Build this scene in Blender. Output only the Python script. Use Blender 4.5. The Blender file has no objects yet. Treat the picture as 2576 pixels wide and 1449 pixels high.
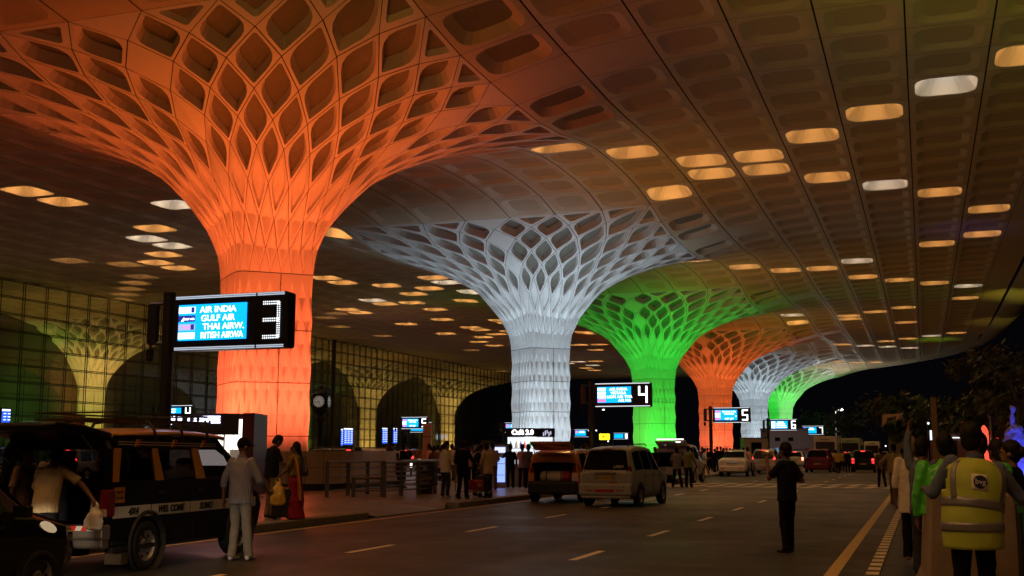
import bpy, bmesh, math, random
from mathutils import Vector, Matrix, noise
random.seed(7)
S = bpy.context.scene
COL = S.collection
R = math.radians
# ---------------------------------------------------------------- camera
FPX, CXP, CYP, HC, HOR, VPX = 2900.0, 1288.0, 724.5, 1.6, 1135.0, 2327.0
PITCH = math.atan((HOR - CYP) / FPX)
YAW = math.atan((VPX - CXP) / FPX * math.cos(PITCH))
cd = bpy.data.cameras.new('camera'); cam = bpy.data.objects.new('camera', cd); COL.objects.link(cam)
cd.sensor_width = 36; cd.lens = FPX / 2576 * 36; cd.clip_end = 3000; cd.clip_start = 0.1
cam.location = (0, 0, HC); cam.rotation_euler = (R(90) + PITCH, 0, YAW); S.camera = cam
# ---------------------------------------------------------------- world (night)
w = bpy.data.worlds.new('World'); S.world = w; w.use_nodes = True
bg = w.node_tree.nodes['Background']
bg.inputs[0].default_value = (0.15, 0.12, 0.20, 1); bg.inputs[1].default_value = 0.008
S.view_settings.view_transform = 'Standard'; S.view_settings.look = 'None'
S.view_settings.exposure = 0.0; S.view_settings.gamma = 1
cy = S.cycles
cy.use_denoising = True; cy.max_bounces = 5; cy.diffuse_bounces = 3; cy.glossy_bounces = 3
cy.transparent_max_bounces = 16; cy.transmission_bounces = 3
cy.sample_clamp_indirect = 4.0; cy.sample_clamp_direct = 0; cy.use_light_tree = True
cy.caustics_reflective = False; cy.caustics_refractive = False
try: cy.denoiser = 'OPENIMAGEDENOISE'
except Exception: pass
# ---------------------------------------------------------------- photo pixel -> world helpers (positions only)
_r = Vector((math.cos(YAW), math.sin(YAW), 0))
_f = Vector((-math.sin(YAW) * math.cos(PITCH), math.cos(YAW) * math.cos(PITCH), math.sin(PITCH)))
_u = _r.cross(_f)
def ray(x, y): return _f + _r * ((x - CXP) / FPX) - _u * ((y - CYP) / FPX)
def gp(x, y, z=0.0):
    d = ray(x, y); return Vector((0, 0, HC)) + d * ((z - HC) / d.z)
def pX(x, y, X): d = ray(x, y); return Vector((0, 0, HC)) + d * (X / d.x)
def pY(x, y, Y): d = ray(x, y); return Vector((0, 0, HC)) + d * (Y / d.y)
# ---------------------------------------------------------------- materials
MATS = {}
def mat(name, col=(.5, .5, .5), rough=.6, metal=0.0, var=.12, scale=6.0, bump=0.0, emit=None, estr=0.0, coat=0.0, spec=.5, alpha=1.0):
    if name in MATS: return MATS[name]
    m = bpy.data.materials.new(name); m.use_nodes = True; nt = m.node_tree; N = nt.nodes; L = nt.links
    b = N['Principled BSDF']
    b.inputs['Roughness'].default_value = rough; b.inputs['Metallic'].default_value = metal
    b.inputs['Specular IOR Level'].default_value = spec; b.inputs['Coat Weight'].default_value = coat
    tc = N.new('ShaderNodeTexCoord'); nz = N.new('ShaderNodeTexNoise'); nz.inputs['Scale'].default_value = scale
    nz.inputs['Detail'].default_value = 5
    L.new(tc.outputs['Object'], nz.inputs['Vector'])
    cr = N.new('ShaderNodeMix'); cr.data_type = 'RGBA'
    cr.inputs[6].default_value = tuple(c * (1 - var) for c in col) + (1,); cr.inputs[7].default_value = tuple(min(1, c * (1 + var)) for c in col) + (1,)
    L.new(nz.outputs['Fac'], cr.inputs[0]); L.new(cr.outputs[2], b.inputs['Base Color'])
    if bump:
        bp = N.new('ShaderNodeBump'); bp.inputs['Strength'].default_value = bump; bp.inputs['Distance'].default_value = .02
        L.new(nz.outputs['Fac'], bp.inputs['Height']); L.new(bp.outputs[0], b.inputs['Normal'])
    if emit:
        b.inputs['Emission Color'].default_value = tuple(emit) + (1,); b.inputs['Emission Strength'].default_value = estr
    if alpha < 1: b.inputs['Alpha'].default_value = alpha
    MATS[name] = m; return m
def emat(name, col=(1, 1, 1), strength=1.0): return mat(name, (0.02, .02, .02), .4, emit=col, estr=strength)
def glassmat(name, tint=(.8, .85, .85), refl=.06, rough=.02):
    if name in MATS: return MATS[name]
    m = bpy.data.materials.new(name); m.use_nodes = True; nt = m.node_tree; N = nt.nodes; L = nt.links
    N.remove(N['Principled BSDF']); out = N['Material Output']
    t = N.new('ShaderNodeBsdfTransparent'); t.inputs[0].default_value = tuple(tint) + (1,)
    g = N.new('ShaderNodeBsdfGlossy'); g.inputs['Roughness'].default_value = rough
    fr = N.new('ShaderNodeNewGeometry'); dt = N.new('ShaderNodeVectorMath'); dt.operation = 'DOT_PRODUCT'
    L.new(fr.outputs['Normal'], dt.inputs[0]); L.new(fr.outputs['Incoming'], dt.inputs[1])
    ab = N.new('ShaderNodeMath'); ab.operation = 'ABSOLUTE'; L.new(dt.outputs['Value'], ab.inputs[0])
    iv = N.new('ShaderNodeMath'); iv.operation = 'SUBTRACT'; iv.inputs[0].default_value = 1; L.new(ab.outputs[0], iv.inputs[1])
    pw = N.new('ShaderNodeMath'); pw.operation = 'POWER'; pw.inputs[1].default_value = 5; L.new(iv.outputs[0], pw.inputs[0])
    ad = N.new('ShaderNodeMath'); ad.operation = 'ADD'; ad.inputs[1].default_value = refl
    mx = N.new('ShaderNodeMixShader'); L.new(pw.outputs[0], ad.inputs[0]); L.new(ad.outputs[0], mx.inputs[0])
    L.new(t.outputs[0], mx.inputs[1]); L.new(g.outputs[0], mx.inputs[2]); L.new(mx.outputs[0], out.inputs[0])
    MATS[name] = m; return m
def brickmat(name, c1, c2, mortar, sx, sy, rough, off=.5, bump=.3, coord='Object'):
    m = mat(name, c1, rough); nt = m.node_tree; N = nt.nodes; L = nt.links; b = N['Principled BSDF']
    br = N.new('ShaderNodeTexBrick'); br.inputs['Scale'].default_value = 1; br.offset = off
    br.inputs['Brick Width'].default_value = sx; br.inputs['Row Height'].default_value = sy; br.inputs['Mortar Size'].default_value = .008
    br.inputs['Color1'].default_value = tuple(c1) + (1,); br.inputs['Color2'].default_value = tuple(c2) + (1,); br.inputs['Mortar'].default_value = tuple(mortar) + (1,)
    tc = N.new('ShaderNodeTexCoord'); L.new(tc.outputs['Object'], br.inputs['Vector'])
    nz = N.new('ShaderNodeTexNoise'); nz.inputs['Scale'].default_value = .7; nz.inputs['Detail'].default_value = 8; L.new(tc.outputs['Object'], nz.inputs['Vector'])
    mx = N.new('ShaderNodeMix'); mx.data_type = 'RGBA'; mx.blend_type = 'MULTIPLY'; mx.inputs[0].default_value = .6
    L.new(br.outputs['Color'], mx.inputs[6]); L.new(nz.outputs['Color'], mx.inputs[7])
    hs = N.new('ShaderNodeHueSaturation'); hs.inputs['Saturation'].default_value = .0
    L.new(nz.outputs['Color'], hs.inputs['Color']); L.new(hs.outputs[0], mx.inputs[7]); L.new(mx.outputs[2], b.inputs['Base Color'])
    mr = N.new('ShaderNodeMapRange'); mr.inputs[3].default_value = rough * .6; mr.inputs[4].default_value = min(1, rough * 1.5)
    L.new(nz.outputs['Fac'], mr.inputs[0]); L.new(mr.outputs[0], b.inputs['Roughness'])
    return m
# ---------------------------------------------------------------- object helpers
def tag(o, label=None, cat=None, group=None, kind=None):
    if label: o['label'] = label
    if cat: o['category'] = cat
    if group: o['group'] = group
    if kind: o['kind'] = kind
    return o
def empty(name, loc=(0, 0, 0), rz=0.0, label=None, cat=None, group=None):
    o = bpy.data.objects.new(name, None); o.location = loc; o.rotation_euler = (0, 0, rz); o.empty_display_size = .2
    COL.objects.link(o); return tag(o, label, cat, group)
TS = bpy.data.scenes.new('workshop')                    # modifiers and lettering are evaluated in this empty side scene
def bake(o):
    TS.collection.objects.link(o); vl = TS.view_layers[0]; vl.update(); dg = vl.depsgraph
    me = bpy.data.meshes.new_from_object(o.evaluated_get(dg), depsgraph=dg); bpy.data.objects.remove(o); return me
class MB:
    """collects faces, each with a material index"""
    def __init__(s): s.v = []; s.f = []; s.m = []; s.mi = 0; s.sm = []; s.smooth = False
    def add(s, vs, fs):
        n = len(s.v); s.v += [tuple(p) for p in vs]
        for f in fs: s.f.append(tuple(i + n for i in f)); s.m.append(s.mi); s.sm.append(s.smooth)
        return s
    def box(s, c, d, rz=0.0, taper=1.0, tx=None):
        x, y, z = c; a, b, h = d[0] / 2, d[1] / 2, d[2] / 2; tx = taper if tx is None else tx
        vs = []
        for sz, t, t2 in ((-1, 1, 1), (1, tx, taper)):
            for sx, sy in ((-1, -1), (1, -1), (1, 1), (-1, 1)):
                px, py = sx * a * t, sy * b * t2
                if rz: px, py = px * math.cos(rz) - py * math.sin(rz), px * math.sin(rz) + py * math.cos(rz)
                vs.append((x + px, y + py, z + sz * h))
        return s.add(vs, [(3, 2, 1, 0), (4, 5, 6, 7), (0, 1, 5, 4), (1, 2, 6, 5), (2, 3, 7, 6), (3, 0, 4, 7)])
    def rbox(s, c, d, r=.03, axis='z', n=4):
        """box with rounded vertical (axis) edges"""
        ax = {'x': 0, 'y': 1, 'z': 2}[axis]; o = [i for i in range(3) if i != ax]
        pts = rrect(d[o[0]], d[o[1]], r, n)
        lo, hi = [], []
        for p in pts:
            q = [0, 0, 0]; q[o[0]] = c[o[0]] + p[0]; q[o[1]] = c[o[1]] + p[1]
            q[ax] = c[ax] - d[ax] / 2; lo.append(tuple(q)); q[ax] = c[ax] + d[ax] / 2; hi.append(tuple(q))
        k = len(pts); return s.add(lo + hi, [tuple(range(k - 1, -1, -1)), tuple(range(k, 2 * k))] + [(i, (i + 1) % k, (i + 1) % k + k, i + k) for i in range(k)])
    def tube(s, pts, rad, n=8, cap=True):
        """tube along points, rad number or list"""
        pts = [Vector(p) for p in pts]; k = len(pts); rs = rad if isinstance(rad, (list, tuple)) else [rad] * k
        vs = []; up = None
        for i, p in enumerate(pts):
            d = (pts[min(i + 1, k - 1)] - pts[max(i - 1, 0)]).normalized()
            if up is None or abs(up.dot(d)) > .95: up = Vector((0, 0, 1)) if abs(d.z) < .9 else Vector((0, 1, 0))
            a = d.cross(up).normalized(); b = a.cross(d); up = b
            for j in range(n):
                t = 2 * math.pi * j / n; vs.append(p + (a * math.cos(t) + b * math.sin(t)) * rs[i])
        fs = [(i * n + j, i * n + (j + 1) % n, (i + 1) * n + (j + 1) % n, (i + 1) * n + j) for i in range(k - 1) for j in range(n)]
        if cap: fs += [tuple(range(n - 1, -1, -1)), tuple((k - 1) * n + j for j in range(n))]
        return s.add(vs, fs)
    def cyl(s, c, r, h, n=16, axis='z', r2=None):
        d = {'x': Vector((h, 0, 0)), 'y': Vector((0, h, 0)), 'z': Vector((0, 0, h))}[axis]; c = Vector(c)
        return s.tube([c - d / 2, c + d / 2], [r, r if r2 is None else r2], n)
    def lathe(s, prof, c=(0, 0, 0), n=20, axis='z', closed=False):
        vs = []; c = Vector(c)
        for (r, h) in prof:
            for j in range(n):
                t = 2 * math.pi * j / n; x, y = r * math.cos(t), r * math.sin(t)
                vs.append(c + (Vector((x, y, h)) if axis == 'z' else Vector((h, x, y)) if axis == 'x' else Vector((x, h, y))))
        k = len(prof); fs = [(i * n + j, i * n + (j + 1) % n, (i + 1) * n + (j + 1) % n, (i + 1) * n + j) for i in range(k - 1) for j in range(n)]
        if closed: fs += [((k - 1) * n + j, (k - 1) * n + (j + 1) % n, (j + 1) % n, j) for j in range(n)]
        return s.add(vs, fs)
    def ball(s, c, r, n=12, m=8, sc=(1, 1, 1)):
        c = Vector(c); prof = [(r * math.sin(math.pi * i / m), -r * math.cos(math.pi * i / m)) for i in range(m + 1)]
        vs = []
        for (q, h) in prof:
            for j in range(n):
                t = 2 * math.pi * j / n; vs.append(c + Vector((q * math.cos(t) * sc[0], q * math.sin(t) * sc[1], h * sc[2])))
        return s.add(vs, [(i * n + j, i * n + (j + 1) % n, (i + 1) * n + (j + 1) % n, (i + 1) * n + j) for i in range(m) for j in range(n)])
    def prism(s, poly, fn, t0, t1):
        """poly list of 2D, fn(a,b,t)->3D"""
        k = len(poly); lo = [fn(a, b, t0) for a, b in poly]; hi = [fn(a, b, t1) for a, b in poly]
        return s.add(lo + hi, [tuple(range(k - 1, -1, -1)), tuple(range(k, 2 * k))] + [(i, (i + 1) % k, (i + 1) % k + k, i + k) for i in range(k)])
    def mesh(s, name, mats):
        me = bpy.data.meshes.new(name); me.from_pydata([tuple(v) for v in s.v], [], s.f)
        for m in (mats if isinstance(mats, (list, tuple)) else [mats]): me.materials.append(m)
        me.polygons.foreach_set('material_index', s.m); me.polygons.foreach_set('use_smooth', s.sm)
        me.update(); return me
    def build(s, name, mats, parent=None, fix=True, bevel=0.0):
        me = s.mesh(name, mats)
        if fix:
            bm = bmesh.new(); bm.from_mesh(me); bmesh.ops.remove_doubles(bm, verts=bm.verts, dist=1e-5)
            bmesh.ops.recalc_face_normals(bm, faces=bm.faces); bm.to_mesh(me); bm.free()
        o = link(name, me, parent)
        if bevel:
            md = o.modifiers.new('bevel', 'BEVEL'); md.width = bevel; md.segments = 2; md.limit_method = 'ANGLE'; md.angle_limit = R(40)
        return o
def link(name, me, parent=None, loc=None, rz=None):
    o = bpy.data.objects.new(name, me); COL.objects.link(o)
    if parent: o.parent = parent
    if loc is not None: o.location = loc
    if rz is not None: o.rotation_euler = (0, 0, rz)
    return o
def rrect(wd, ht, r, n=4):
    pts = []; r = min(r, wd / 2 - 1e-4, ht / 2 - 1e-4)
    for cx, cy_, a in ((wd / 2 - r, ht / 2 - r, 0), (-wd / 2 + r, ht / 2 - r, 90), (-wd / 2 + r, -ht / 2 + r, 180), (wd / 2 - r, -ht / 2 + r, 270)):
        for i in range(n + 1):
            t = R(a + 90 * i / n); pts.append((cx + r * math.cos(t), cy_ + r * math.sin(t)))
    return pts
def kids(o): return [c for c in bpy.data.objects if c.parent == o]
def copy_tree(o, parent=None):
    c = o.copy(); COL.objects.link(c)
    if parent: c.parent = parent
    for ch in list(o.children): copy_tree(ch, c)
    return c
def text(name, s, size, m, parent, loc, rot=(R(90), 0, 0), align='CENTER', ext=.004, sx=1.0, shear=0.0, bold=0.0):
    cu = bpy.data.curves.new(name, 'FONT'); cu.body = s; cu.size = size; cu.align_x = align; cu.align_y = 'CENTER'; cu.extrude = ext
    cu.shear = shear; cu.offset = bold; cu.resolution_u = 3
    to = bpy.data.objects.new('tmp', cu); me = bake(to); bpy.data.curves.remove(cu)
    me.name = name; me.materials.clear(); me.materials.append(m)
    o = link(name, me, parent); o.location = loc; o.rotation_euler = rot; o.scale = (sx, 1, 1); return o
def spot(name, loc, target, power, col, angle, blend=.8, size=.3, parent=None):
    l = bpy.data.lights.new(name, 'SPOT'); l.energy = power; l.color = col; l.spot_size = R(angle); l.spot_blend = blend; l.shadow_soft_size = size
    o = bpy.data.objects.new(name, l); COL.objects.link(o); o.location = loc
    o.rotation_euler = (Vector(target) - Vector(loc)).to_track_quat('-Z', 'Y').to_euler()
    if parent: o.parent = parent
    return o
def point(name, loc, power, col, size=.2, parent=None):
    l = bpy.data.lights.new(name, 'POINT'); l.energy = power; l.color = col; l.shadow_soft_size = size
    o = bpy.data.objects.new(name, l); COL.objects.link(o); o.location = loc
    if parent: o.parent = parent
    return o
# ================================================================ ground, roads, pavements
asph = mat('asphalt', (.042, .039, .036), .55, var=.55, scale=.9, bump=.35)
nt = asph.node_tree; N = nt.nodes; L = nt.links; b_ = N['Principled BSDF']     # worn wheel tracks and stains along the lanes
tc = N.new('ShaderNodeTexCoord'); mp = N.new('ShaderNodeMapping'); mp.inputs['Scale'].default_value = (1.1, .035, 1); L.new(tc.outputs['Object'], mp.inputs[0])
n2 = N.new('ShaderNodeTexNoise'); n2.inputs['Scale'].default_value = 1.0; n2.inputs['Detail'].default_value = 6; L.new(mp.outputs[0], n2.inputs['Vector'])
n3 = N.new('ShaderNodeTexNoise'); n3.inputs['Scale'].default_value = .35; n3.inputs['Detail'].default_value = 9; n3.inputs['Roughness'].default_value = .7; L.new(tc.outputs['Object'], n3.inputs['Vector'])
ad = N.new('ShaderNodeMath'); ad.operation = 'MULTIPLY'; L.new(n2.outputs['Fac'], ad.inputs[0]); L.new(n3.outputs['Fac'], ad.inputs[1])
rm = N.new('ShaderNodeMapRange'); rm.inputs[1].default_value = .14; rm.inputs[2].default_value = .36; rm.inputs[3].default_value = .35; rm.inputs[4].default_value = 1.5; L.new(ad.outputs[0], rm.inputs[0])
src = b_.inputs['Base Color'].links[0].from_socket; mu = N.new('ShaderNodeVectorMath'); mu.operation = 'SCALE'; L.new(src, mu.inputs[0]); L.new(rm.outputs[0], mu.inputs['Scale']); L.new(mu.outputs[0], b_.inputs['Base Color'])
rr_ = N.new('ShaderNodeMapRange'); rr_.inputs[1].default_value = .3; rr_.inputs[2].default_value = .7; rr_.inputs[3].default_value = .38; rr_.inputs[4].default_value = .75; L.new(n3.outputs['Fac'], rr_.inputs[0]); L.new(rr_.outputs[0], b_.inputs['Roughness'])
asph2 = mat('asphalt_far', (.035, .034, .034), .8, var=.3, scale=.4)
paint = mat('road_paint', (.75, .66, .5), .6, var=.35, scale=9)
ypaint = mat('edge_paint', (.6, .44, .2), .6, var=.4, scale=7)
kerbm = mat('kerb_stone', (.16, .14, .12), .7, var=.35, scale=5, bump=.4)
tile = brickmat('paving_tile', (.28, .225, .18), (.23, .185, .15), (.07, .06, .05), .6, .6, .33)
footm = brickmat('footpath_slab', (.30, .24, .17), (.26, .21, .15), (.10, .08, .06), .9, .9, .7)
def sheet(name, x0, x1, y0, y1, z, m, n=1):
    b = MB(); ys = [y0 + (y1 - y0) * i / n for i in range(n + 1)]
    for i in range(n): b.add([(x0, ys[i], z), (x1, ys[i], z), (x1, ys[i + 1], z), (x0, ys[i + 1], z)], [(0, 1, 2, 3)])
    return tag(b.build(name, m), kind='structure')
sheet('ground', -900, 900, -200, 1500, -.008, asph2)
sheet('road', -12.6, -.62, -30, 420, 0, asph)
sheet('inner_road', -52, -37, -30, 420, -.003, asph)
# left pavement island with kerb and a dropped section
KY0, KY1 = 25.3, 31.0
b = MB()
for x0, x1, y0, y1 in ((-37, -13.0, -30, KY0), (-37, -13.0, KY1, 260), (-37, -15.2, KY0, KY1)):
    b.box(((x0 + x1) / 2, (y0 + y1) / 2, .07), (x1 - x0, y1 - y0, .16))
b.add([(-15.2, KY0, .15), (-15.2, KY1, .15), (-12.75, KY1 - .7, .012), (-12.75, KY0 + .7, .012), (-13.0, KY0, .15), (-13.0, KY1, .15)], [(0, 3, 2, 1), (0, 4, 3), (1, 2, 5)])
tag(b.build('pavement', tile), kind='structure')
b = MB()
for y0, y1 in ((-30, KY0), (KY1, 260)):
    y = y0
    while y < y1 - .05:
        e = min(y + 1.2, y1); b.box((-12.8, (y + e) / 2, .068), (.4, e - y - .015, .17)); y = e
tag(b.build('kerb', kerbm, bevel=.02), kind='structure')
b = MB(); b.box((-58, 115, .07), (10, 290, .16)); b.box((-75, 115, .06), (6, 290, .14)); tag(b.build('inner_pavement', tile), kind='structure')
b = MB(); b.box((-88, 115, .05), (18, 290, .1)); tag(b.build('terminal_floor', mat('terminal_floor', (.3, .25, .2), .25)), kind='structure')
# right side: painted kerb line, drain covers, footpath
b = MB()
for x, y0 in ((-5.0, 16.75 - 5.13 * 2), (-8.72, 16.75 - 5.13 * 2)):
    for i in range(26):
        y = y0 + 5.13 * i
        if 50 < y < 62: continue
        b.add([(x - .065, y, .004), (x + .065, y, .004), (x + .065, y + 1.7, .004), (x - .065, y + 1.7, .004)], [(0, 1, 2, 3)])
for i in range(13):                                   # speed table markings
    x = -12.2 + i * .86
    for dy, sg in ((53.2, 1), (56.6, 1)):
        b.add([(x, dy, .004), (x + .34, dy, .004), (x + .34 + .45 * sg, dy + 2.2, .004), (x + .45 * sg, dy + 2.2, .004)], [(0, 1, 2, 3)])
for y in (52.9, 59.2, 61.6, 64.0): b.add([(-12.4, y, .0042), (-1.5, y, .0042), (-1.5, y + .16, .0042), (-12.4, y + .16, .0042)], [(0, 1, 2, 3)])
tag(b.build('lane_markings', paint), kind='structure')
b = MB()
for x, wd in ((-1.23, .17), (-12.28, .12)): b.add([(x - wd / 2, -20, .004), (x + wd / 2, -20, .004), (x + wd / 2, 51.5, .004), (x - wd / 2, 51.5, .004)], [(0, 1, 2, 3)])
b.add([(-1.315, 62, .004), (-1.145, 62, .004), (-1.145, 300, .004), (-1.315, 300, .004)], [(0, 1, 2, 3)])
tag(b.build('edge_lines', ypaint), kind='structure')
b = MB()
for i in range(130):
    y = 6 + i * .62
    b.box((-.71, y, .02), (.16, .31, .05))
tag(b.build('kerb_stripes', mat('stripe_paint', (.78, .7, .55), .6, var=.3)), kind='structure')
b = MB(); b.box((-.71, 100, .015), (.155, 240, .04)); tag(b.build('low_kerb', mat('kerb_dark', (.05, .045, .04), .7)), kind='structure')
b = MB()
for i in range(80):
    b.box((-.4, 6.0 + i * 1.5, .01), (.44, 1.48, .03))
tag(b.build('drain_covers', mat('drain_cover', (.05, .055, .06), .35, .6, var=.3, scale=20, bump=.5)), kind='structure')
b = MB(); b.box((3.9, 100, .03), (8.1, 260, .1)); tag(b.build('footpath', footm), kind='structure')

# ================================================================ canopy surface
X0, Y0, SP, CW, CH = -25.88, 41.9, 37.2, 3.05, 3.1
XI = X0 - CW * 23
OUT = [(Y0 + SP * k) for k in range(6)]
INN = [(Y0 + SP * k) for k in range(0, 6)]
CEN = [(X0, y) for y in OUT] + [(XI, y) for y in INN[1:]]
PROF = [(2.25, 8.85), (2.45, 10.1), (3.0, 11.1), (3.7, 12.0), (4.8, 13.25), (5.75, 13.8), (7.1, 14.45), (8.66, 15.07), (10.4, 15.65), (11.4, 15.98), (12.9, 16.4), (15, 16.8), (18.6, 17.1), (99, 17.1)]
def fz(r):
    for (a, za), (c, zc) in zip(PROF, PROF[1:]):
        if r <= c: return za + (zc - za) * max(0, (r - a)) / (c - a)
    return 17.1
YS = .84
def rho(dx, dy): return (dx ** 4 + dy ** 4) ** .25
def cz(x, y): return min(fz(max(rho(x - cx, (y - cy_) / YS), 8)) for cx, cy_ in CEN)
EDGE = [(8.2, -40), (8.2, 150), (7.4, 178), (4, 198), (-2, 214), (-9, 227), (-17, 236), (-28, 240.2), (-131, 240.6)]
def inside(x, y):
    if y > 240: return False
    for (xa, ya), (xb, yb) in zip(EDGE, EDGE[1:]):
        if ya <= y < yb: return x < xa + (xb - xa) * (y - ya) / (yb - ya)
    return True
panel = mat('canopy_panel', (.62, .52, .37), .55, var=.10, scale=1.3)
joint = mat('joint_black', (.006, .006, .006), .8)
def bil(B, Rr, T, Lf, p, q): return B * ((1 - p) * (1 - q)) + Rr * (p * (1 - q)) + T * (p * q) + Lf * ((1 - p) * q)
def cellpanel(mb, B, Rr, T, Lf, g=(.012, .012), m=.1, rad=(.1, .3, .1, .3), depth=.5, n=3, shrink=.72, solid=False, capmat=0):
    """one lattice panel: frame with rounded opening and a folded recess"""
    c4 = [(g[0], g[1]), (1 - g[0], g[1]), (1 - g[0], 1 - g[1]), (g[0], 1 - g[1])]
    nrm = (Rr - B).cross(Lf - B) + (T - Rr).cross(B - Rr)
    nrm = ((T - B).cross(Lf - Rr)); nrm.normalize()
    outer = [bil(B, Rr, T, Lf, *c) for c in c4]
    if solid: mb.add(outer, [(0, 1, 2, 3)]); return
    op = []
    cs = [(m, m, 1, 1), (1 - m, m, -1, 1), (1 - m, 1 - m, -1, -1), (m, 1 - m, 1, -1)]
    for (px, py, sx, sy), r, a0 in zip(cs, rad, (180, 270, 0, 90)):
        for i in range(n + 1):
            t = R(a0 + 90 * i / n); op.append((px + sx * r + r * math.cos(t), py + sy * r + r * math.sin(t)))
    k = len(op); P = [bil(B, Rr, T, Lf, *o) for o in op]
    cen = bil(B, Rr, T, Lf, .5, .5)
    inn = [cen + (p - cen) * shrink + nrm * depth for p in P]
    vs = outer + P + inn + [cen + nrm * depth * (1.35 if shrink < .8 else 1.18)]
    fs = []
    for c in range(4):
        for i in range(n): fs.append((c, 4 + c * (n + 1) + i + 1, 4 + c * (n + 1) + i))
        d = (c + 1) % 4
        fs.append((c, d, 4 + d * (n + 1), 4 + c * (n + 1) + n))
    for i in range(k):
        j = (i + 1) % k; fs.append((4 + i, 4 + j, 4 + k + j, 4 + k + i))
    mb.add(vs, fs + [(4 + k + i, 4 + k + (i + 1) % k, 4 + 2 * k) for i in range(k)])
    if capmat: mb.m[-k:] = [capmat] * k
# lit coffers, from the photograph, snapped to the ceiling grid
LIT = [(2376,229,1),(2200,297,0),(2050,353,0),(2535,152,0),(1426,362,0),(1606,389,0),(1776,413,0),(1918,402,0),(1803,446,0),(1937,436,0),(2088,457,0),(2229,477,1),(2363,496,0),(2484,514,0),(1700,484,0),(1612,517,0),(2467,580,0),(2359,605,0),(2158,650,1),(1769,654,0),(1876,664,0),(1978,673,0),(2070,669,0),(2174,691,0),(2264,701,0),(2353,709,0),(2435,716,1),(2427,748,0),(1847,718,0),(2142,793,0),(2147,800,0),(2206,783,0),(2277,772,0),(2283,809,0),(2021,809,0),(1997,789,1),(1918,783,0),(2292,851,0),(2347,843,1),(2406,837,0),(2235,857,0),(2132,866,0),(2187,868,1),(2238,871,1),(2287,874,1),(2340,895,0),(2118,909,0),(2165,911,0),(2210,912,0),(2255,916,0),
 (25,488,0),(202,506,0),(455,514,1),(875,570,0),(438,574,0),(419,600,1),(403,624,1),(386,646,0),(373,664,0),(430,678,0),(292,670,0),(157,660,0),(343,700,0),(334,715,0),(324,729,0),(316,742,0),(308,755,0),(807,704,0),(908,712,0),(1015,720,0),(1110,714,1),(1105,702,0),(1170,728,1),(1075,731,0),(1040,745,0),(1015,758,0),(955,768,0),(910,780,0),(965,756,1),(860,790,0),(830,795,0),(905,790,0),(1180,757,0),(1095,780,0),(1100,806,0),(1010,815,0),(1190,822,0),(1120,842,0),(1215,862,0),(1250,812,0),(1265,842,0),(880,822,0),(960,842,0),(1470,834,0),(1500,815,1),(1540,790,0),(1445,870,0),(1520,866,0),(1700,895,0),(1480,908,0),(1460,700,0)]
lit = {}
for x, y, c in LIT:
    p = gp(x, y, 17.1); i = round((p.x - X0) / CW); j = round((p.y - Y0) / CH)
    lit[(i, j)] = c
rr = random.Random(3)
for i in range(-31, -24):                             # seen through the glass
    for j in range(12, 62):
        if rr.random() < .13: lit.setdefault((i, j), int(rr.random() < .2))
for i in range(-17, -4):
    for j in range(28, 58):
        if rr.random() < .06: lit.setdefault((i, j), int(rr.random() < .2))
for i in range(-5, 11):                               # the same coffers go on over and behind the camera
    for j in range(-18, -8):
        if rr.random() < .2: lit.setdefault((i, j), int(rr.random() < .15))
def block(i, j):
    x, y = X0 + i * CW, Y0 + j * CH
    return any(abs(x - cx) < 3.5 * CW and abs(y - cy_) < 3.5 * CH for cx, cy_ in CEN)
roof = empty('terminal_canopy', (0, 0, 0), 0, 'vast pale coffered canopy roof spanning the whole drop-off road', 'canopy roof')
mb = MB(); fill = MB(); fl = MB()
for i in range(-34, 12):
    for j in range(-19, 65):
        x, y = X0 + i * CW, Y0 + j * CH
        if block(i, j): continue
        cor = [(x - CW / 2, y - CH / 2), (x + CW / 2, y - CH / 2), (x + CW / 2, y + CH / 2), (x - CW / 2, y + CH / 2)]
        ok = sum(inside(*c) for c in cor)
        if ok == 0: continue
        if ok < 4:
            for a in range(6):
                for b_ in range(6):
                    q = [(cor[0][0] + CW * (a + da) / 6, cor[0][1] + CH * (b_ + db) / 6) for da, db in ((0, 0), (1, 0), (1, 1), (0, 1))]
                    if inside((q[0][0] + q[2][0]) / 2 - .2, (q[0][1] + q[2][1]) / 2): fill.add([(u, v, cz(u, v)) for u, v in q], [(0, 1, 2, 3)])
            continue
        c0, c1, c2, c3 = [Vector((u, v, cz(u, v))) for u, v in cor]
        if (i, j) in lit: continue
        near = min(rho(x - cx, (y - cy_) / YS) for cx, cy_ in CEN) 
        ridge = any((abs(x - cx) < .5 or abs(y - cy_) < .5 * CH) and max(abs(x - cx), abs(y - cy_)) < 17 for cx, cy_ in CEN)
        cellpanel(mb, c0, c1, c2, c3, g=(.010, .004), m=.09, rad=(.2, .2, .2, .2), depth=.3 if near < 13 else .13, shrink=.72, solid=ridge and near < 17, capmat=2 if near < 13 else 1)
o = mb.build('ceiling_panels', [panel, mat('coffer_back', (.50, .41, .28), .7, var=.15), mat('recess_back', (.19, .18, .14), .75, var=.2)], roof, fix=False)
fill.build('edge_panels', panel, roof)
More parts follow.
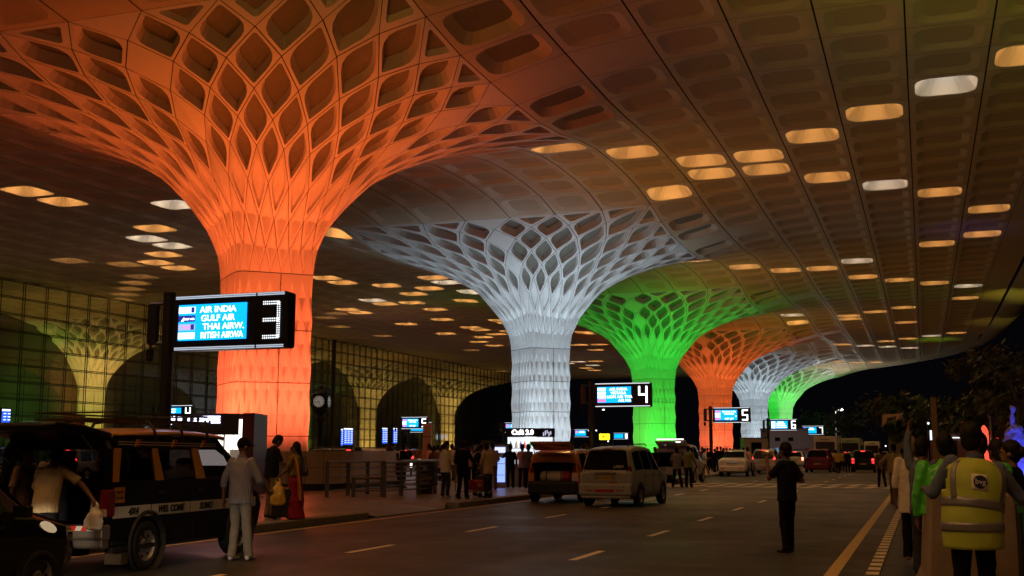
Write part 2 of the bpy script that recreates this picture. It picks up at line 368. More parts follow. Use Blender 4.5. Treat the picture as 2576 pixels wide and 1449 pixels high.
# dark deck behind the joints and the bullnose edge
b = MB(); ring = [(x, y) for x, y in EDGE] + [(-131, -40)]
b.add([(x, y, 18.6) for x, y in ring], [tuple(range(len(ring)))]); b.build('roof_deck', joint, roof)
def sweep(prof, path, name, m, parent):
    b = MB(); b.smooth = True; k = len(prof); vs = []
    for i, (x, y) in enumerate(path):
        a = Vector(path[max(i - 1, 0)]); c = Vector(path[min(i + 1, len(path) - 1)]); d = (c - a).normalized(); nx, ny = d.y, -d.x
        sc = 1 - .62 * min(1, max(0, (y - 140) / 90))
        for (o_, z) in prof: vs.append((x + nx * o_ * sc, y + ny * o_ * sc, 17.1 + z * sc))
    fs = [(i * k + j, (i + 1) * k + j, (i + 1) * k + j + 1, i * k + j + 1) for i in range(len(path) - 1) for j in range(k - 1)]
    b.add(vs, fs); return b.build(name, m, parent, fix=False)
def catmull(P, n=6):
    out = []
    for i in range(len(P) - 1):
        p0, p1, p2, p3 = [Vector(P[max(0, min(len(P) - 1, i + d))]) for d in (-1, 0, 1, 2)]
        for t in [k / n for k in range(n)]:
            out.append(tuple(.5 * ((2 * p1) + (p2 - p0) * t + (2 * p0 - 5 * p1 + 4 * p2 - p3) * t * t + (3 * p1 - p0 - 3 * p2 + p3) * t ** 3)))
    return out + [P[-1]]
path = [(8.2, -40 + 10 * i) for i in range(18)] + catmull([(8.2, 140), (8.0, 160), (7.2, 178), (4, 198), (-2, 214), (-9, 227), (-17, 236), (-28, 240.2), (-60, 240.6), (-131, 240.6)])
sweep([(.28, .05), (.9, -.12), (1.7, -.22), (2.5, -.1), (3.1, .3), (3.45, .9), (3.5, 1.8)], path, 'bullnose_edge', mat('edge_cladding', (.5, .46, .4), .4, var=.06), roof)
sweep([(0, 0), (0, 1.4)], path, 'groove', joint, roof)

# ---- lit coffers as things
def coffer_mesh(c=None):
    mb = MB(); c = c or [Vector(v) for v in ((-CW / 2, -CH / 2, 0), (CW / 2, -CH / 2, 0), (CW / 2, CH / 2, 0), (-CW / 2, CH / 2, 0))]
    cellpanel(mb, *c, g=(.010, .004), m=.09, rad=(.2, .2, .2, .2), depth=1.0, shrink=.36)
    return mb.mesh('coffer', mat('coffer_panel', (.72, .66, .55), .5, var=.05))
CM = coffer_mesh()
lm = []
for nm, c, st in (('warm', (1, .46, .13), 50), ('white', (.95, .90, .95), 42)):
    b = MB(); b.lathe([(.001, .02), (.2, .02), (.28, -.03), (.3, -.12), (.22, -.2), (.001, -.24)], n=12)
    lm.append(b.mesh('lamp', emat('lamp_' + nm, c, st)))
cof = []
where = lambda x, y: 'above the road' if x > -14 else 'between the columns and the kerb' if x > -24 else 'on the terminal side' if x > -77 else 'seen through the glass wall'
for (i, j), c in sorted(lit.items()):
    x, y = X0 + i * CW, Y0 + j * CH
    if block(i, j) or not all(inside(x + a * CW * .6, y + d * CH * .6) for a in (-1, 1) for d in (-1, 1)): continue
    e = empty('coffer_light', (x, y, cz(x, y)), 0, '%s coffer light in the ceiling %s' % (('warm glowing', 'cool white')[c], where(x, y)), 'ceiling light', '%s coffer lights %s' % (('warm', 'white')[c], where(x, y)))
    cc = [Vector((sx * CW / 2, sy * CH / 2, cz(x + sx * CW / 2, y + sy * CH / 2) - cz(x, y))) for sx, sy in ((-1, -1), (1, -1), (1, 1), (-1, 1))]
    if max(abs(v.z) for v in cc) < .03: link('coffer', CM, e)
    else: link('coffer', coffer_mesh(cc), e)
    l = link('lamp', lm[c], e); l.location = (0, 0, 1.08); q = rr.uniform(.5, .82); l.scale = (q, q, .75)
    cof.append(e)
    if x > -60: spot('downlight', (0, 0, .75), (0, 0, -5), 460 if -60 < x < -14 else 290, ((1, .45, .13), (1, .80, .6))[c], 150, .6, .25, e)

# ================================================================ lattice columns
N7 = 28
RINGS = [(2.25, 0), (2.42, 1), (2.98, 0), (3.92, 1), (4.92, 0), (6.02, 1), (7.2, 0), (8.42, 1), (9.55, 0), (10.675, 1)]
WQ = [0, 0, 0, 0, 0, .06, .16, .34, .62, 1]
WD = [1, .95, .8, .55, .35, .2, .08, 0, 0, 0]
def plan(u, r, wd, wq):
    u %= N7; qd = int(u // 7); t = (u - 7 * qd) / 7     # quadrant fraction, starts at -Y going to +X
    e = .13; ax = t
    def dia(t_):                                       # along -Y -> +X
        s = t_; return s, -(1 - (math.sqrt(s * s + e * e) - e) / (math.sqrt(1 + e * e) - e))
    if qd % 2 == 0: dx, dy = dia(t)
    else:
        a, b_ = dia(1 - t); dx, dy = a, -b_            # +X -> +Y
    if qd >= 2:
        dx, dy = (-dx, -dy) if True else (dx, dy)
    dy *= .88
    th = R(-90 + 90 * (u / 7)); cx, cy_ = math.cos(th), math.sin(th) * .98
    uu = (u + 3.5) % 28; sd = int(uu // 7); f = (uu - 7 * sd) / 3.5 - 1
    qx, qy = [(f, -1), (1, f), (-f, 1), (-1, -f)][sd]
    qy *= CH / CW
    wc = 1 - wd - wq
    return r * (wd * dx + wc * cx + wq * qx), r * (wd * dy + wc * cy_ + wq * qy)
def node(k, u):
    r, h = RINGS[k]; x, y = plan(u, r, WD[k], WQ[k])
    q = WQ[k]; reff = r * WD[k] + (1 - WD[k]) * (math.hypot(x, y / YS) * (1 - q) + rho(x, y / YS) * q)
    return Vector((x, y, fz(reff)))
colm = mat('column_panel', (.74, .72, .69), .5, var=.07, scale=2.2)
def tripanel(mb, a, b_, c, solid):
    """half cell at the rim of the capital, with its own small recess"""
    g = (a + b_ + c) / 3; P = [g + (v - g) * .985 for v in (a, b_, c)]
    if solid: mb.add(P, [(0, 1, 2)]); return
    n = Vector((0, 0, 1)); q = []
    for i in range(3):
        v, l, r_ = P[i], P[i - 1], P[(i + 1) % 3]; t = g + (v - g) * .66
        q += [t + (l - v) * .06, t + (r_ - v) * .06]
    inn = [g + (v - g) * .88 + n * .22 for v in q]
    vs = P + q + inn + [g + n * .26]; fs = []
    for i in range(3): k = (i + 1) % 3; fs += [(i, 3 + 2 * i, 4 + 2 * i), (i, 4 + 2 * i, 3 + 2 * k, k)]
    fs += [(3 + i, 3 + (i + 1) % 6, 9 + (i + 1) % 6, 9 + i) for i in range(6)]
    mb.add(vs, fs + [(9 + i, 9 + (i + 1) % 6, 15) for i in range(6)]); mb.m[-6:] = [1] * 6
cap = MB(); back = MB()
nr = len(RINGS)
for k in range(1, nr - 1):
    h = RINGS[k][1] * .5
    for j in range(N7):
        a = j + h; B, Rr, T, Lf = node(k - 1, a + .5), node(k, a + 1), node(k + 1, a + .5), node(k, a)
        cen = (B + T) / 2; inw = Vector((-cen.x, -cen.y, 0)).normalized() + Vector((0, 0, 1)); 
        sol = abs(((a + .5) + 3.5) % 7 - 3.5) < .1 and k >= 3
        sz = min((T - B).length, (Rr - Lf).length)
        if k <= 2:
            cellpanel(cap, B, Lf, T, Rr, g=(.02, .02), m=.17, rad=(.01, .02, .01, .02), depth=(.10, .17)[k - 1], n=1, shrink=.02)
        else:
            big = k >= 5
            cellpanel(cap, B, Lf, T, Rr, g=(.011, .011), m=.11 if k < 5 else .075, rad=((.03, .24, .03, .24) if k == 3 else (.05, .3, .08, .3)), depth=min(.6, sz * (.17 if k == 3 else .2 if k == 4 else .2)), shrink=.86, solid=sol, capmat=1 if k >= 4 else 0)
        off = inw * .05
        back.add([v + off for v in ([B, Rr, T, Lf] if sol else [])], [(0, 1, 2, 3)] if sol else [])
        if not sol:                        # narrow backing behind the joints only
            cn = (B + Rr + T + Lf) / 4
            vs = [v + off for v in (B, Rr, T, Lf)]; vi = [cn + (v - cn) * .9 + off for v in (B, Rr, T, Lf)]
            back.add(vs + vi, [(q, (q + 1) % 4, (q + 1) % 4 + 4, q + 4) for q in range(4)])
for j in range(N7):
    cap.add([node(0, j), node(0, j + 1), node(1, j + .5)], [(0, 1, 2)])
    tripanel(cap, node(nr - 1, j + .5), node(nr - 1, j + 1.5), node(nr - 2, j + 1), (j + 1) % 7 == 0)
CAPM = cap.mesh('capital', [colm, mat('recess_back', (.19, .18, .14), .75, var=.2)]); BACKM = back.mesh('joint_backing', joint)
sh = MB(); DZ = .96
zs = [8.84 - DZ * i for i in range(10)]
def sn(i, u): x, y = plan(u, 2.25, 1, 0); return Vector((x, y, max(.0, zs[i])))
for i in range(1, 9):
    h = .5 * (i % 2)
    for j in range(N7):
        a = j + h; dp = .13 if i < 7 else .05
        T, Rr, B, Lf = sn(i - 1, a + .5), sn(i, a + 1), sn(i + 1, a + .5), sn(i, a)
        cellpanel(sh, B, Lf, T, Rr, g=(0, 0), m=.16, rad=(.01, .02, .01, .02), depth=dp, n=1, shrink=.02)
for j in range(N7):
    sh.add([sn(0, j), sn(0, j + 1), sn(1, j + .5)], [(0, 2, 1)])
    a = j + .5 * 1; sh.add([sn(8, j), sn(8, j + 1), sn(9, j + .5)], [(0, 1, 2)]); sh.add([sn(9, j + .5), sn(9, j + 1.5), sn(8, j + 1)], [(0, 1, 2)])
SHM = sh.mesh('shaft', colm)
sj = MB()
for z in (8.84, 6.5, 4.35, 2.2):
    for j in range(N7 * 2):
        p, q = [Vector((*plan(u, 2.256, 1, 0), z)) for u in (j / 2, j / 2 + .5)]
        sj.add([p + Vector((0, 0, -.014)), q + Vector((0, 0, -.014)), q + Vector((0, 0, .014)), p + Vector((0, 0, .014))], [(0, 1, 2, 3)])
for u in (4.0, 10.0, 18.0, 24.0):
    pts = [Vector((*plan(u + d, 2.257, 1, 0), 0)) for d in (-.035, .035)]
    sj.add([pts[0], pts[1], pts[1] + Vector((0, 0, 8.8)), pts[0] + Vector((0, 0, 8.8))], [(0, 1, 2, 3)])
SJM = sj.mesh('panel_joints', joint)
HUES = {'orange': (1.0, .118, .042), 'white': (.64, .84, 1.0), 'green': (.02, 1.0, .06), 'yellow': (1.0, .58, .11), 'lime': (.35, 1.0, .12)}
flood = MB(); flood.rbox((0, 0, .25), (.5, .3, .4), .05, 'x'); flood.box((0, 0, .03), (.3, .3, .06))
FLM = flood.mesh('floodlight', mat('floodlight_body', (.03, .03, .03), .5, .3))
def column(x, y, hue, label, group, power=1.0, angs=(-150, -95, -45, 5, 60, 120), z=.6, inner=False):
    e = empty('lattice_column', (x, y, 0), 0, label, 'column', group)
    link('shaft', SHM, e); link('capital', CAPM, e); link('joint_backing', BACKM, e); link('panel_joints', SJM, e)
    c = HUES[hue]
    for a in angs:
        ca, sa = math.cos(R(a)), math.sin(R(a)); t = 1 / max(abs(ca) / 5.4, abs(sa) / 4.6)
        lx, ly = x + t * ca, y + t * sa
        spot('flood', (lx, ly, z), (x + 1.9 * ca, y + 1.9 * sa, 5.0), 1300 * power * (1.3 if z > 1 else 1), c, 95, 1.0, .35)
        spot('flood', (lx, ly, z), (x + 4.2 * ca, y + 4.2 * sa, 13), (2300 if hue == 'white' else 1500) * power, (1, .155, .014) if hue == 'orange' else c, 84, 1.0, .35)
    return e
for k, (hue, pw) in enumerate((('orange', 1), ('white', .72), ('green', 1.0), ('orange', 1.1), ('white', .75), ('green', 1.3))):
    lab = ['orange lit lattice column nearest the camera, rising behind the gate 3 display', 'white lit lattice column behind the café kiosk and orange taxi', 'green lit lattice column rising behind the gate 4 display', 'smaller orange lit lattice column behind the gate 5 display', 'smaller white lit lattice column between the far orange and far green ones', 'farthest green lit lattice column behind the gate 6 display'][k]
    column(X0, OUT[k], hue, lab, 'colour lit lattice columns along the kerb', pw, angs=(-150, -100, -55, -10, 45, 110) if k == 0 else (-140, -80, -20, 60), z=1.75 if k == 0 else .6)
for k, y in enumerate(INN):
    if k < 1: continue
    lab = {1: 'pale green lit column inside the terminal, leftmost behind the glass', 2: 'warm lit column inside the terminal left of the nearest orange column', 3: 'interior terminal column mostly hidden behind the nearest orange column', 4: 'yellow lit interior column behind the street clock and glass wall', 5: 'yellow lit interior column behind the glass, left of the white column'}[k]
    e = column(XI, y, 'lime' if k == 1 else 'yellow', lab, 'interior columns behind the glass wall', .75 if k == 2 else 1.15, angs=(-50, 0, 50))
# ================================================================ terminal glass wall and interior
GX = -78.0
gw = empty('glass_wall', (GX, 0, 0), 0, 'tall glass terminal wall on a square dark cable grid', 'glass wall')
b = MB(); b.box((0, 150, 8.6), (.03, 184, 17)); b.build('glass', glassmat('wall_glass', (.86, .88, .86), .05), gw)
b = MB(); y = 58.0; i = 0
while y < 241:
    step = 2.95 if y < 124 else 1.9
    for d in (-.14, .14): b.box((.12, y + d, 8.5), (.06, .06, 17.0))
    y += step
for k in range(12):
    z = .2 + 1.53 * k
    for d in (-.07, .07): b.box((.22, 150, z + d), (.06, 184, .075))
b.build('mullions', mat('mullion', (.015, .014, .013), .4, .5), gw)
for i, y in enumerate((124, 143)):
    b = MB(); b.tube([(GX + .9, y, 0), (GX + .9, y, 17)], .28, 10); tag(b.build('wall_mast', mat('mast_dark', (.05, .045, .04), .5, .4)), 'dark full height mast against the glass wall ' + ('behind the nearest orange column', 'right of the street clock')[i], 'mast')
bw = empty('terminal_back_wall', (XI - .6, 0, 0), 0, 'dark inner wall framed by the interior arches behind the glass', 'wall')
b = MB(); b.box((-.5, 140, 9), (.4, 240, 18)); b.build('wall_face', mat('inner_wall', (.10, .095, .085), .35, var=.3, scale=.3), bw)
b = MB()
for y in range(30, 240, 4): b.box((-.27, y, 6), (.05, .06, 12))
for z in range(2, 13, 2): b.box((-.26, 140, z), (.05, 240, .06))
b.build('wall_grid', mat('inner_grid', (.03, .03, .03), .4), bw)
b = MB(); b.box((0, 0, 2.2), (2.4, 21, 4.4)); b.box((.1, 0, 4.46), (2.8, 21.4, .1))
for px_, nm, d in ((830, 'brown interior kiosk block behind the street clock', 12), (1010, 'brown interior portal block left of the yellow columns', 10), (1240, 'dark interior gate block left of the white column', 8)):
    p = pX(px_, 1080, XI + 6); q = tag(link('portal_block', b.mesh('portal_block', mat('portal_brown', (.12, .07, .05), .5)), None, (p.x, p.y, 0)), nm, 'portal')
    q.scale = (1, d / 21, .9)
# flight information boards
scr = emat('board_blue', (.02, .10, .95), 1.6); scw = emat('board_white', (.8, .9, 1), 2.0)
def board(px_, py_, wpx, n, label):
    p = pX(px_, py_, GX + 1.2); z = (p - Vector((0, 0, HC))).length
    e = empty('flight_board', p, 0, label, 'screen', 'blue flight boards by the terminal doors'); wd = wpx * z / 2900
    b = MB(); b.box((-.12, 0, 0), (.2, wd * 1.06, 2.6)); b.build('housing', mat('board_case', (.02, .02, .025), .5), e)
    for i in range(n):
        y = (i - (n - 1) / 2) * wd / n
        b = MB(); b.box((0, y, -.1), (.03, wd / n * .9, 2.1)); b.build('screen', scr, e)
        b = MB(); b.box((.01, y, 1.06), (.03, wd / n * .9, .16))
        for r_ in range(7): b.box((.012, y + .1, .75 - r_ * .27), (.03, wd / n * .62, .07))
        b.build('listing', scw, e)
    b = MB(); b.tube([(-.1, 0, -1.3), (-.1, 0, -p.z)], .08); b.build('post', mat('mast_dark'), e)
board(876, 1098, 48, 3, 'blue flight board beside the brown interior kiosk')
board(968, 1096, 28, 3, 'blue flight board left of the gate 5 pole')
board(994, 1096, 22, 2, 'blue flight board just right of the gate 5 pole')
board(14, 1062, 26, 2, 'blue flight board at the far left edge above the planter')
board(860, 1100, 10, 1, 'single small blue screen close to the clock post')

# added warm washes that lift the ceiling, set at gate post height, and coloured spill on the road edge of the canopy
for i, y in enumerate((-14, 23.5, 61.5, 99.4, 138, 176, 214)):
    spot('ceiling_wash', (-17.2, y + .1, 5.9), (-10.5, y + 3, 17), 820 if y < 140 else 330, (1, .43, .05), 165, 1.0, .4)
for y in (42, 80, 117, 154, 191, 228): spot('ceiling_wash', (-56, y, 5.9), (-58, y, 17), 330 if y < 150 else 180, (1, .45, .26), 165, 1.0, .4)
for y in (60, 98, 135, 172, 209): spot('interior_wash', (-84, y, 1.5), (-86, y, 17), 1900, (1, .54, .12), 150, 1.0, .5)  # added uplights that brighten the terminal interior
for (x, y, z), (tx, ty), c, pw, a in (((6, 104, 4), (9.5, 112), (1, .05, .02), 1600, 34), ((3, 165, 4), (2, 172), (.45, .9, .02), 1600, 30), ((2, 78, 4), (3.5, 86), (.3, .1, 1), 350, 30), ((7, 140, 4), (10.5, 150), (.8, .62, .05), 1300, 44), ((4, 22, 3), (6, 34), (.7, .8, .03), 3600, 80), ((7, 118, 4), (11, 124), (.8, .65, .05), 2600, 50)):
    spot('edge_wash', (x, y, z), (tx, ty, 17), pw, c, a, 1.0, .3)

spot('interior_green', (-86, 96, 1.5), (-95, 107, 7), 5000, (.25, 1, .08), 60, 1.0, .5)
spot('interior_pink', (-87, 104, 1.5), (-95, 114, 11), 4000, (1, .22, .12), 40, 1.0, .5)
# ================================================================ gate displays
dark = mat('sign_case', (.012, .012, .016), .35, .2); polem = mat('sign_pole', (.05, .052, .06), .35, .7)
e_blue = emat('screen_blue', (.0, .30, .85), 2.2); e_white = emat('led_white', (.9, .95, 1), 3.2); e_navy = emat('logo_navy', (.02, .03, .25), 1.2)
e_pink = emat('logo_pink', (.75, .18, .40), 1.6); e_lil = emat('logo_lilac', (.35, .38, .85), 1.6); e_pale = emat('logo_pale', (.65, .85, 1), 2.6); e_red = emat('logo_red', (.9, .05, .1), 1.6)
SEG = {'a': ((0, 2), (1, 2)), 'b': ((1, 1), (1, 2)), 'c': ((1, 0), (1, 1)), 'd': ((0, 0), (1, 0)), 'e': ((0, 0), (0, 1)), 'f': ((0, 1), (0, 2)), 'g': ((0, 1), (1, 1))}
DIG = {3: 'abcdg', 4: 'bcfg', 5: 'acdfg', 6: 'acdefg', 7: 'abc', 8: 'abcdefg', 9: 'abcdfg'}
def digit(mb, n, cx, cz_, wd, ht, th, y, dots):
    for sgm in DIG[n]:
        (ax, az), (bx, bz) = SEG[sgm]
        p = Vector((cx + (ax - .5) * wd, y, cz_ + (az - 1) * ht / 2)); q = Vector((cx + (bx - .5) * wd, y, cz_ + (bz - 1) * ht / 2))
        if not dots:
            h = th / 2; d = (q - p).normalized() * h; mb.box((p + q) / 2, (abs(q.x - p.x) + th, .012, abs(q.z - p.z) + th)); continue
        k = round((q - p).length / (th / 2)); pr = Vector((0, 0, 1)) if abs(q.x - p.x) > abs(q.z - p.z) else Vector((1, 0, 0))
        for i in range(k + 1):
            for sd in (-.5, .5):
                c = p + (q - p) * (i / k) + pr * sd * th * .5; s_ = th * .19
                mb.add([c + Vector((s_ * math.cos(R(60 * t)), 0, s_ * math.sin(R(60 * t)))) for t in range(6)], [tuple(range(6))])
def gate(n, x, y, lines, logos, label, near=False, zb=.15, group='gate displays on posts'):
    e = empty('gate_display', (x, y, zb), 0, label, 'display sign', group)
    b = MB(); b.tube([(0, 0, 0), (0, 0, 5.28)], .15, 14); b.cyl((0, 0, .04), .3, .08, 14)
    if near: b.tube([(.16, -.04, 0), (.16, -.04, 3.8)], .025, 6)
    b.build('post', polem, e)
    b = MB()
    for z in (4.05, 5.02): b.tube([(-.55, 0, z), (.4, 0, z)], .05, 8)
    b.box((-.45, 0, 4.53), (.26, .12, .95)); b.build('bracket', polem, e)
    b = MB(); b.tube([(-.5, 0, 4.05), (-.5, 0, 3.9)], .035, 6); b.cyl((-.5, 0, 3.82), .1, .16, 12); b.ball((-.5, 0, 3.7), .1); b.build('dome_camera', dark, e)
    x0, x1, z0, z1 = .24, 3.4, 3.83, 5.15; zc = (z0 + z1) / 2
    b = MB(); b.rbox(((x0 + x1) / 2, 0, zc), (x1 - x0, .34, z1 - z0), .07, 'y'); b.box((2.55, -.172, zc), (.02, .02, z1 - z0 - .1)); b.build('cabinet', dark, e)
    sx0, sx1, sz0, sz1 = .42, 2.3, 4.07, 4.93
    b = MB(); b.box(((sx0 + sx1) / 2, -.18, (sz0 + sz1) / 2), (sx1 - sx0, .03, sz1 - sz0)); sc = b.build('screen', e_blue, e)
    b = MB()
    for z in (z0 + .045, z1 - .045):
        if near:
            for i in range(74):
                for r_ in range(2):
                    if i == 55: continue
                    b.box((x0 + .09 + i * .0405, -.176, z - .018 + r_ * .04), (.028, .02, .026))
        else: b.box(((x0 + x1) / 2, -.176, z), (x1 - x0 - .12, .02, .04))
    b.build('light_strip', emat('led_strip', (.9, .93, 1), 1.1) if not near else emat('led_soft', (.75, .85, 1), .7), e)
    b = MB(); digit(b, n, 2.96, zc, .40, .80, .105 if near else .10, -.19, near); b.build('numeral', e_white if not near else emat('led_near', (.9, .95, 1), 1.5), e)
    lz = [sz1 - .13 - i * .205 for i in range(4)]
    for i, lg in enumerate(logos):
        b = MB(); b.box((sx0 + .24, -.2, lz[i]), (.46, .02, .15)); b.build('logo', lg, sc)
    for i, ln in enumerate(lines):
        if ln is None: continue
        if isinstance(ln, tuple):
            b = MB(); b.box((ln[0], -.2, lz[i]), (ln[1], .012, .07)); b.build('lettering', e_white, sc)
        else:
            s_, cx, sx_ = (ln.split('|') + ['1.62', '1.05'][len(ln.split('|')) - 1:])[:3]; text('lettering', s_, .212, e_white, sc, (float(cx), -.2, lz[i] - .01), sx=float(sx_))
    return sc
P_, L_, W_ = e_pink, e_lil, e_pale
GX1 = -17.2
sc3 = gate(3, GX1, 23.5, ['AIR INDIA|1.52', 'GULF AIR|1.52', 'THAI AIRW.|1.68|1.02', 'RITISH AIRWA|1.64|.86'], [W_, e_navy, L_, W_], 'large gate 3 display on a post in front of the nearest orange column', True)
text('lettering', 'GULF AIR', .07, e_white, sc3, (.72, -.213, 4.58), sx=1.1); text('lettering', 'THAI', .1, e_pink, sc3, (.66, -.213, 4.385), sx=1.1)
b = MB()
for z_ in (4.8, 4.39): b.box((.83, -.213, z_), (.09, .012, .13))
b.build('logo', e_navy, sc3)
b = MB(); b.add([(.5, -.213, 4.53), (.59, -.213, 4.64), (.57, -.213, 4.53)], [(0, 1, 2)]); b.build('logo', e_white, sc3)
b = MB(); b.box((.76, -.213, 4.2), (.1, .012, .02)); b.add([(.62, -.213, 4.77), (.68, -.213, 4.83), (.65, -.213, 4.77)], [(0, 1, 2)]); b.build('logo', e_red, sc3)
sc4 = gate(4, GX1, 61.5, ['AIR INDIA|1.6', 'VISTARA|1.6', 'LION AIR THA|1.66', 'AIR MA|1.95'], [W_, W_, W_, P_], 'gate 4 display overlapping the near green column')
gate(5, GX1, 99.4, ['AirAsia India', 'VISTARA', 'V|2.2', 'VIET JET'], [P_, W_, W_, P_], 'gate 5 display in front of the smaller orange column')
gate(6, GX1, 138, [(1.5, .7), (1.5, 1.0), (1.6, 1.1), (1.6, 1.2)], [W_, W_, W_, W_], 'gate 6 display in front of the farthest green column')
gate(7, -17.2, 176, [(1.5, .8), (1.5, 1.0)], [P_, P_], 'gate 7 display, last and rightmost of the kerbside row')
FX = -56.0; G2 = 'gate displays on the far pavement'
gate(4, -58.9, 79.6, ['AIR I|1.6', 'VIST|1.6', 'LION A|1.66', None], [W_, W_, W_], 'far gate 4 display left of the nearest orange column', group=G2)
gate(5, -54.0, 115.5, ['AirAsia India', 'VISTARA', None, 'VIET JET'], [P_, W_, W_, P_], 'far gate 5 display beside the dark mast right of the clock', group=G2)
gate(6, -62.8, 137, [(1.5, .9), (1.5, 1.2), (1.5, 1.0)], [W_, W_, W_], 'far gate 6 display partly hidden below the far gate 5 display', group=G2)
gate(7, -56.5, 190.5, [(1.6, .9), (1.6, 1.0)], [P_, P_], 'far gate 7 display between the white and green columns', group=G2)
p = Vector((0, 0, HC)) + ray(1266, 1135) * 150
gate(7, p.x, p.y, [(1.6, .9), (1.6, 1.0)], [P_, P_], 'far display half hidden by the left edge of the white column', group=G2)
p = Vector((0, 0, HC)) + ray(1541, 1135) * 235
gate(8, p.x, p.y, [None], [], 'tiny far gate 8 display under the far gate 7 display', group=G2)

# ================================================================ column plinth wall
b = MB(); c0 = (X0, Y0)
outp = rrect(11.2, 7.6, 2.6, 8); inp = rrect(10.6, 7.0, 2.3, 8); k = len(outp)
def ringwall(b, outp, inp, z0, z1):
    k = len(outp); vs = [(x, y, z0) for x, y in outp] + [(x, y, z1) for x, y in outp] + [(x, y, z0) for x, y in inp] + [(x, y, z1) for x, y in inp]
    for i in range(k): 
        j = (i + 1) % k
    b.add(vs, [(i, (i + 1) % k, (i + 1) % k + k, i + k) for i in range(k)] + [((i + 1) % k + 2 * k, i + 2 * k, i + 3 * k, (i + 1) % k + 3 * k) for i in range(k)] + [(i + k, (i + 1) % k + k, (i + 1) % k + 3 * k, i + 3 * k) for i in range(k)])
stone = mat('plinth_stone', (.42, .34, .25), .5, var=.12, scale=12)
e = empty('plinth_wall', (X0, Y0, .15), 0, 'beige stone wall with rounded ends round the nearest orange column', 'wall')
b = MB(); ringwall(b, outp, inp, .24, .84); ringwall(b, outp, inp, .855, 1.45); b.build('stone_courses', stone, e)
b = MB(); ringwall(b, rrect(11.1, 7.5, 2.55, 8), inp, 0, .24); ringwall(b, rrect(11.12, 7.52, 2.56, 8), rrect(10.7, 7.1, 2.3, 8), .6, 1.2); b.build('base', mat('plinth_base', (.02, .02, .02), .4), e)
b = MB()
for i in range(14): x = -5 + i * .77; b.box((x, -3.803, .84), (.012, .012, 1.2))
b.build('seam', joint, e)
for lx, ly in ((-3.5, -3.55), (-.9, -3.65), (1.6, -3.65), (3.6, -3.5), (5.1, -1.2), (5.35, 1.2)):
    tag(link('floodlight', FLM, None, (X0 + lx, Y0 + ly, 1.6), 0), 'small black floodlight on top of the stone wall round the orange column', 'floodlight', 'floodlights on the stone wall').scale = (.5, .5, .35)

# ================================================================ railings
steel = mat('rail_steel', (.20, .19, .19), .33, .9, var=.1)
def railing(pts, h, nr, label, group, double=False):
    P = [Vector(p) for p in pts]; o = P[0]
    e = empty('railing', o, 0, label, 'railing', group)
    for p in P:
        b = MB(); q = p - o; b.box((q.x, q.y, h / 2), (.13, .05, h), YAW); b.build('post', steel, e)
    for i in range(nr):
        z = h - .02 - i * (h - .22) / max(1, nr - 1) if nr > 1 else h - .02
        b = MB(); b.tube([p - o + Vector((0, 0, z)) for p in P], .045 if i == 0 else .025, 8); b.build('rail', steel, e)
    return e
G = 'steel queue railings on the pavement'
railing([gp(822, 1251, .15), gp(875, 1247, .15), gp(924, 1243, .15), gp(962, 1240, .15)], 1.12, 5, 'tall steel railing in front of the stone wall', G)
railing([gp(889, 1251, .15), gp(962, 1250, .15)], .62, 3, 'low steel hand rail in front of the tall railing by the stone wall', G)
railing([gp(966, 1251, .15), gp(1009, 1248, .15), gp(1052, 1245, .15), gp(1094, 1242, .15)], 1.12, 7, 'steel railing behind the trolley sign, left of the ponytailed woman', G)
railing([gp(1009, 1229, .15), gp(1060, 1227, .15), gp(1130, 1224, .15)], 1.1, 4, 'rear steel railing beyond the trolley sign railing', G)
railing([gp(1215, 1226, .15), gp(1257, 1224, .15), gp(1286, 1222, .15), gp(1316, 1219, .15), gp(1350, 1216, .15)], 1.15, 6, 'steel railing between the man in beige and the orange taxi', G)
railing([gp(1190, 1212, .15), gp(1250, 1210, .15), gp(1330, 1207, .15)], 1.15, 3, 'rear steel railing in front of the café kiosk', G)
railing([gp(1740, 1178, .15), gp(1762, 1177, .15), gp(1790, 1175, .15)], 1.15, 4, 'far steel railing behind the man in the green tee shirt', G)
p = gp(1069, 1243, .15); e = empty('trolley_sign', p, YAW, 'dark trolley bank notice board fixed in the railing', 'sign')
b = MB(); b.box((0, 0, .68), (.62, .06, .78)); b.build('board', mat('notice_black', (.03, .028, .028), .5), e)
b = MB(); b.box((0, .06, .5), (.5, .04, 1.0)); b.build('stand', polem, e)
wl = mat('notice_text', (.45, .42, .4), .6)
text('lettering', 'Trolley', .17, wl, e, (0, -.035, .56)); text('lettering', 'Bank', .17, wl, e, (0, -.035, .38))
b = MB(); b.box((0, -.034, .86), (.12, .006, .14)); b.build('pictogram', mat('notice_icon', (.3, .28, .27), .6), e)

# ================================================================ kiosks
def cpos(x, y, d, z=.15): q = Vector((0, 0, HC)) + ray(x, y) * d; q.z = z; return q
p = cpos(512, 1135, 36.5); e = empty('coffee_kiosk', p, YAW, 'dark coffee kiosk with glowing letters left of the nearest orange column', 'kiosk')
body = mat('kiosk_dark', (.03, .025, .03), .4); maroon = mat('kiosk_maroon', (.10, .012, .02), .45)
wl1 = emat('kiosk_glow', (1, .92, .80), 3.0); ws = emat('kiosk_sign', (.75, .75, 1), 4.0)
b = MB(); b.box((-.25, .9, 2.3), (2.7, 1.9, .68)); b.build('fascia', body, e)
b = MB(); b.box((1.42, .9, 1.35), (.36, 2.0, 2.6)); b.build('end_panel', maroon, e)
b = MB(); b.box((-.2, 1.8, 1.2), (2.9, .1, 2.2)); b.build('back_panel', mat('kiosk_back', (.5, .42, .36), .6), e)
b = MB(); b.box((-.15, .25, .5), (2.8, .6, 1.0)); b.build('counter', body, e)
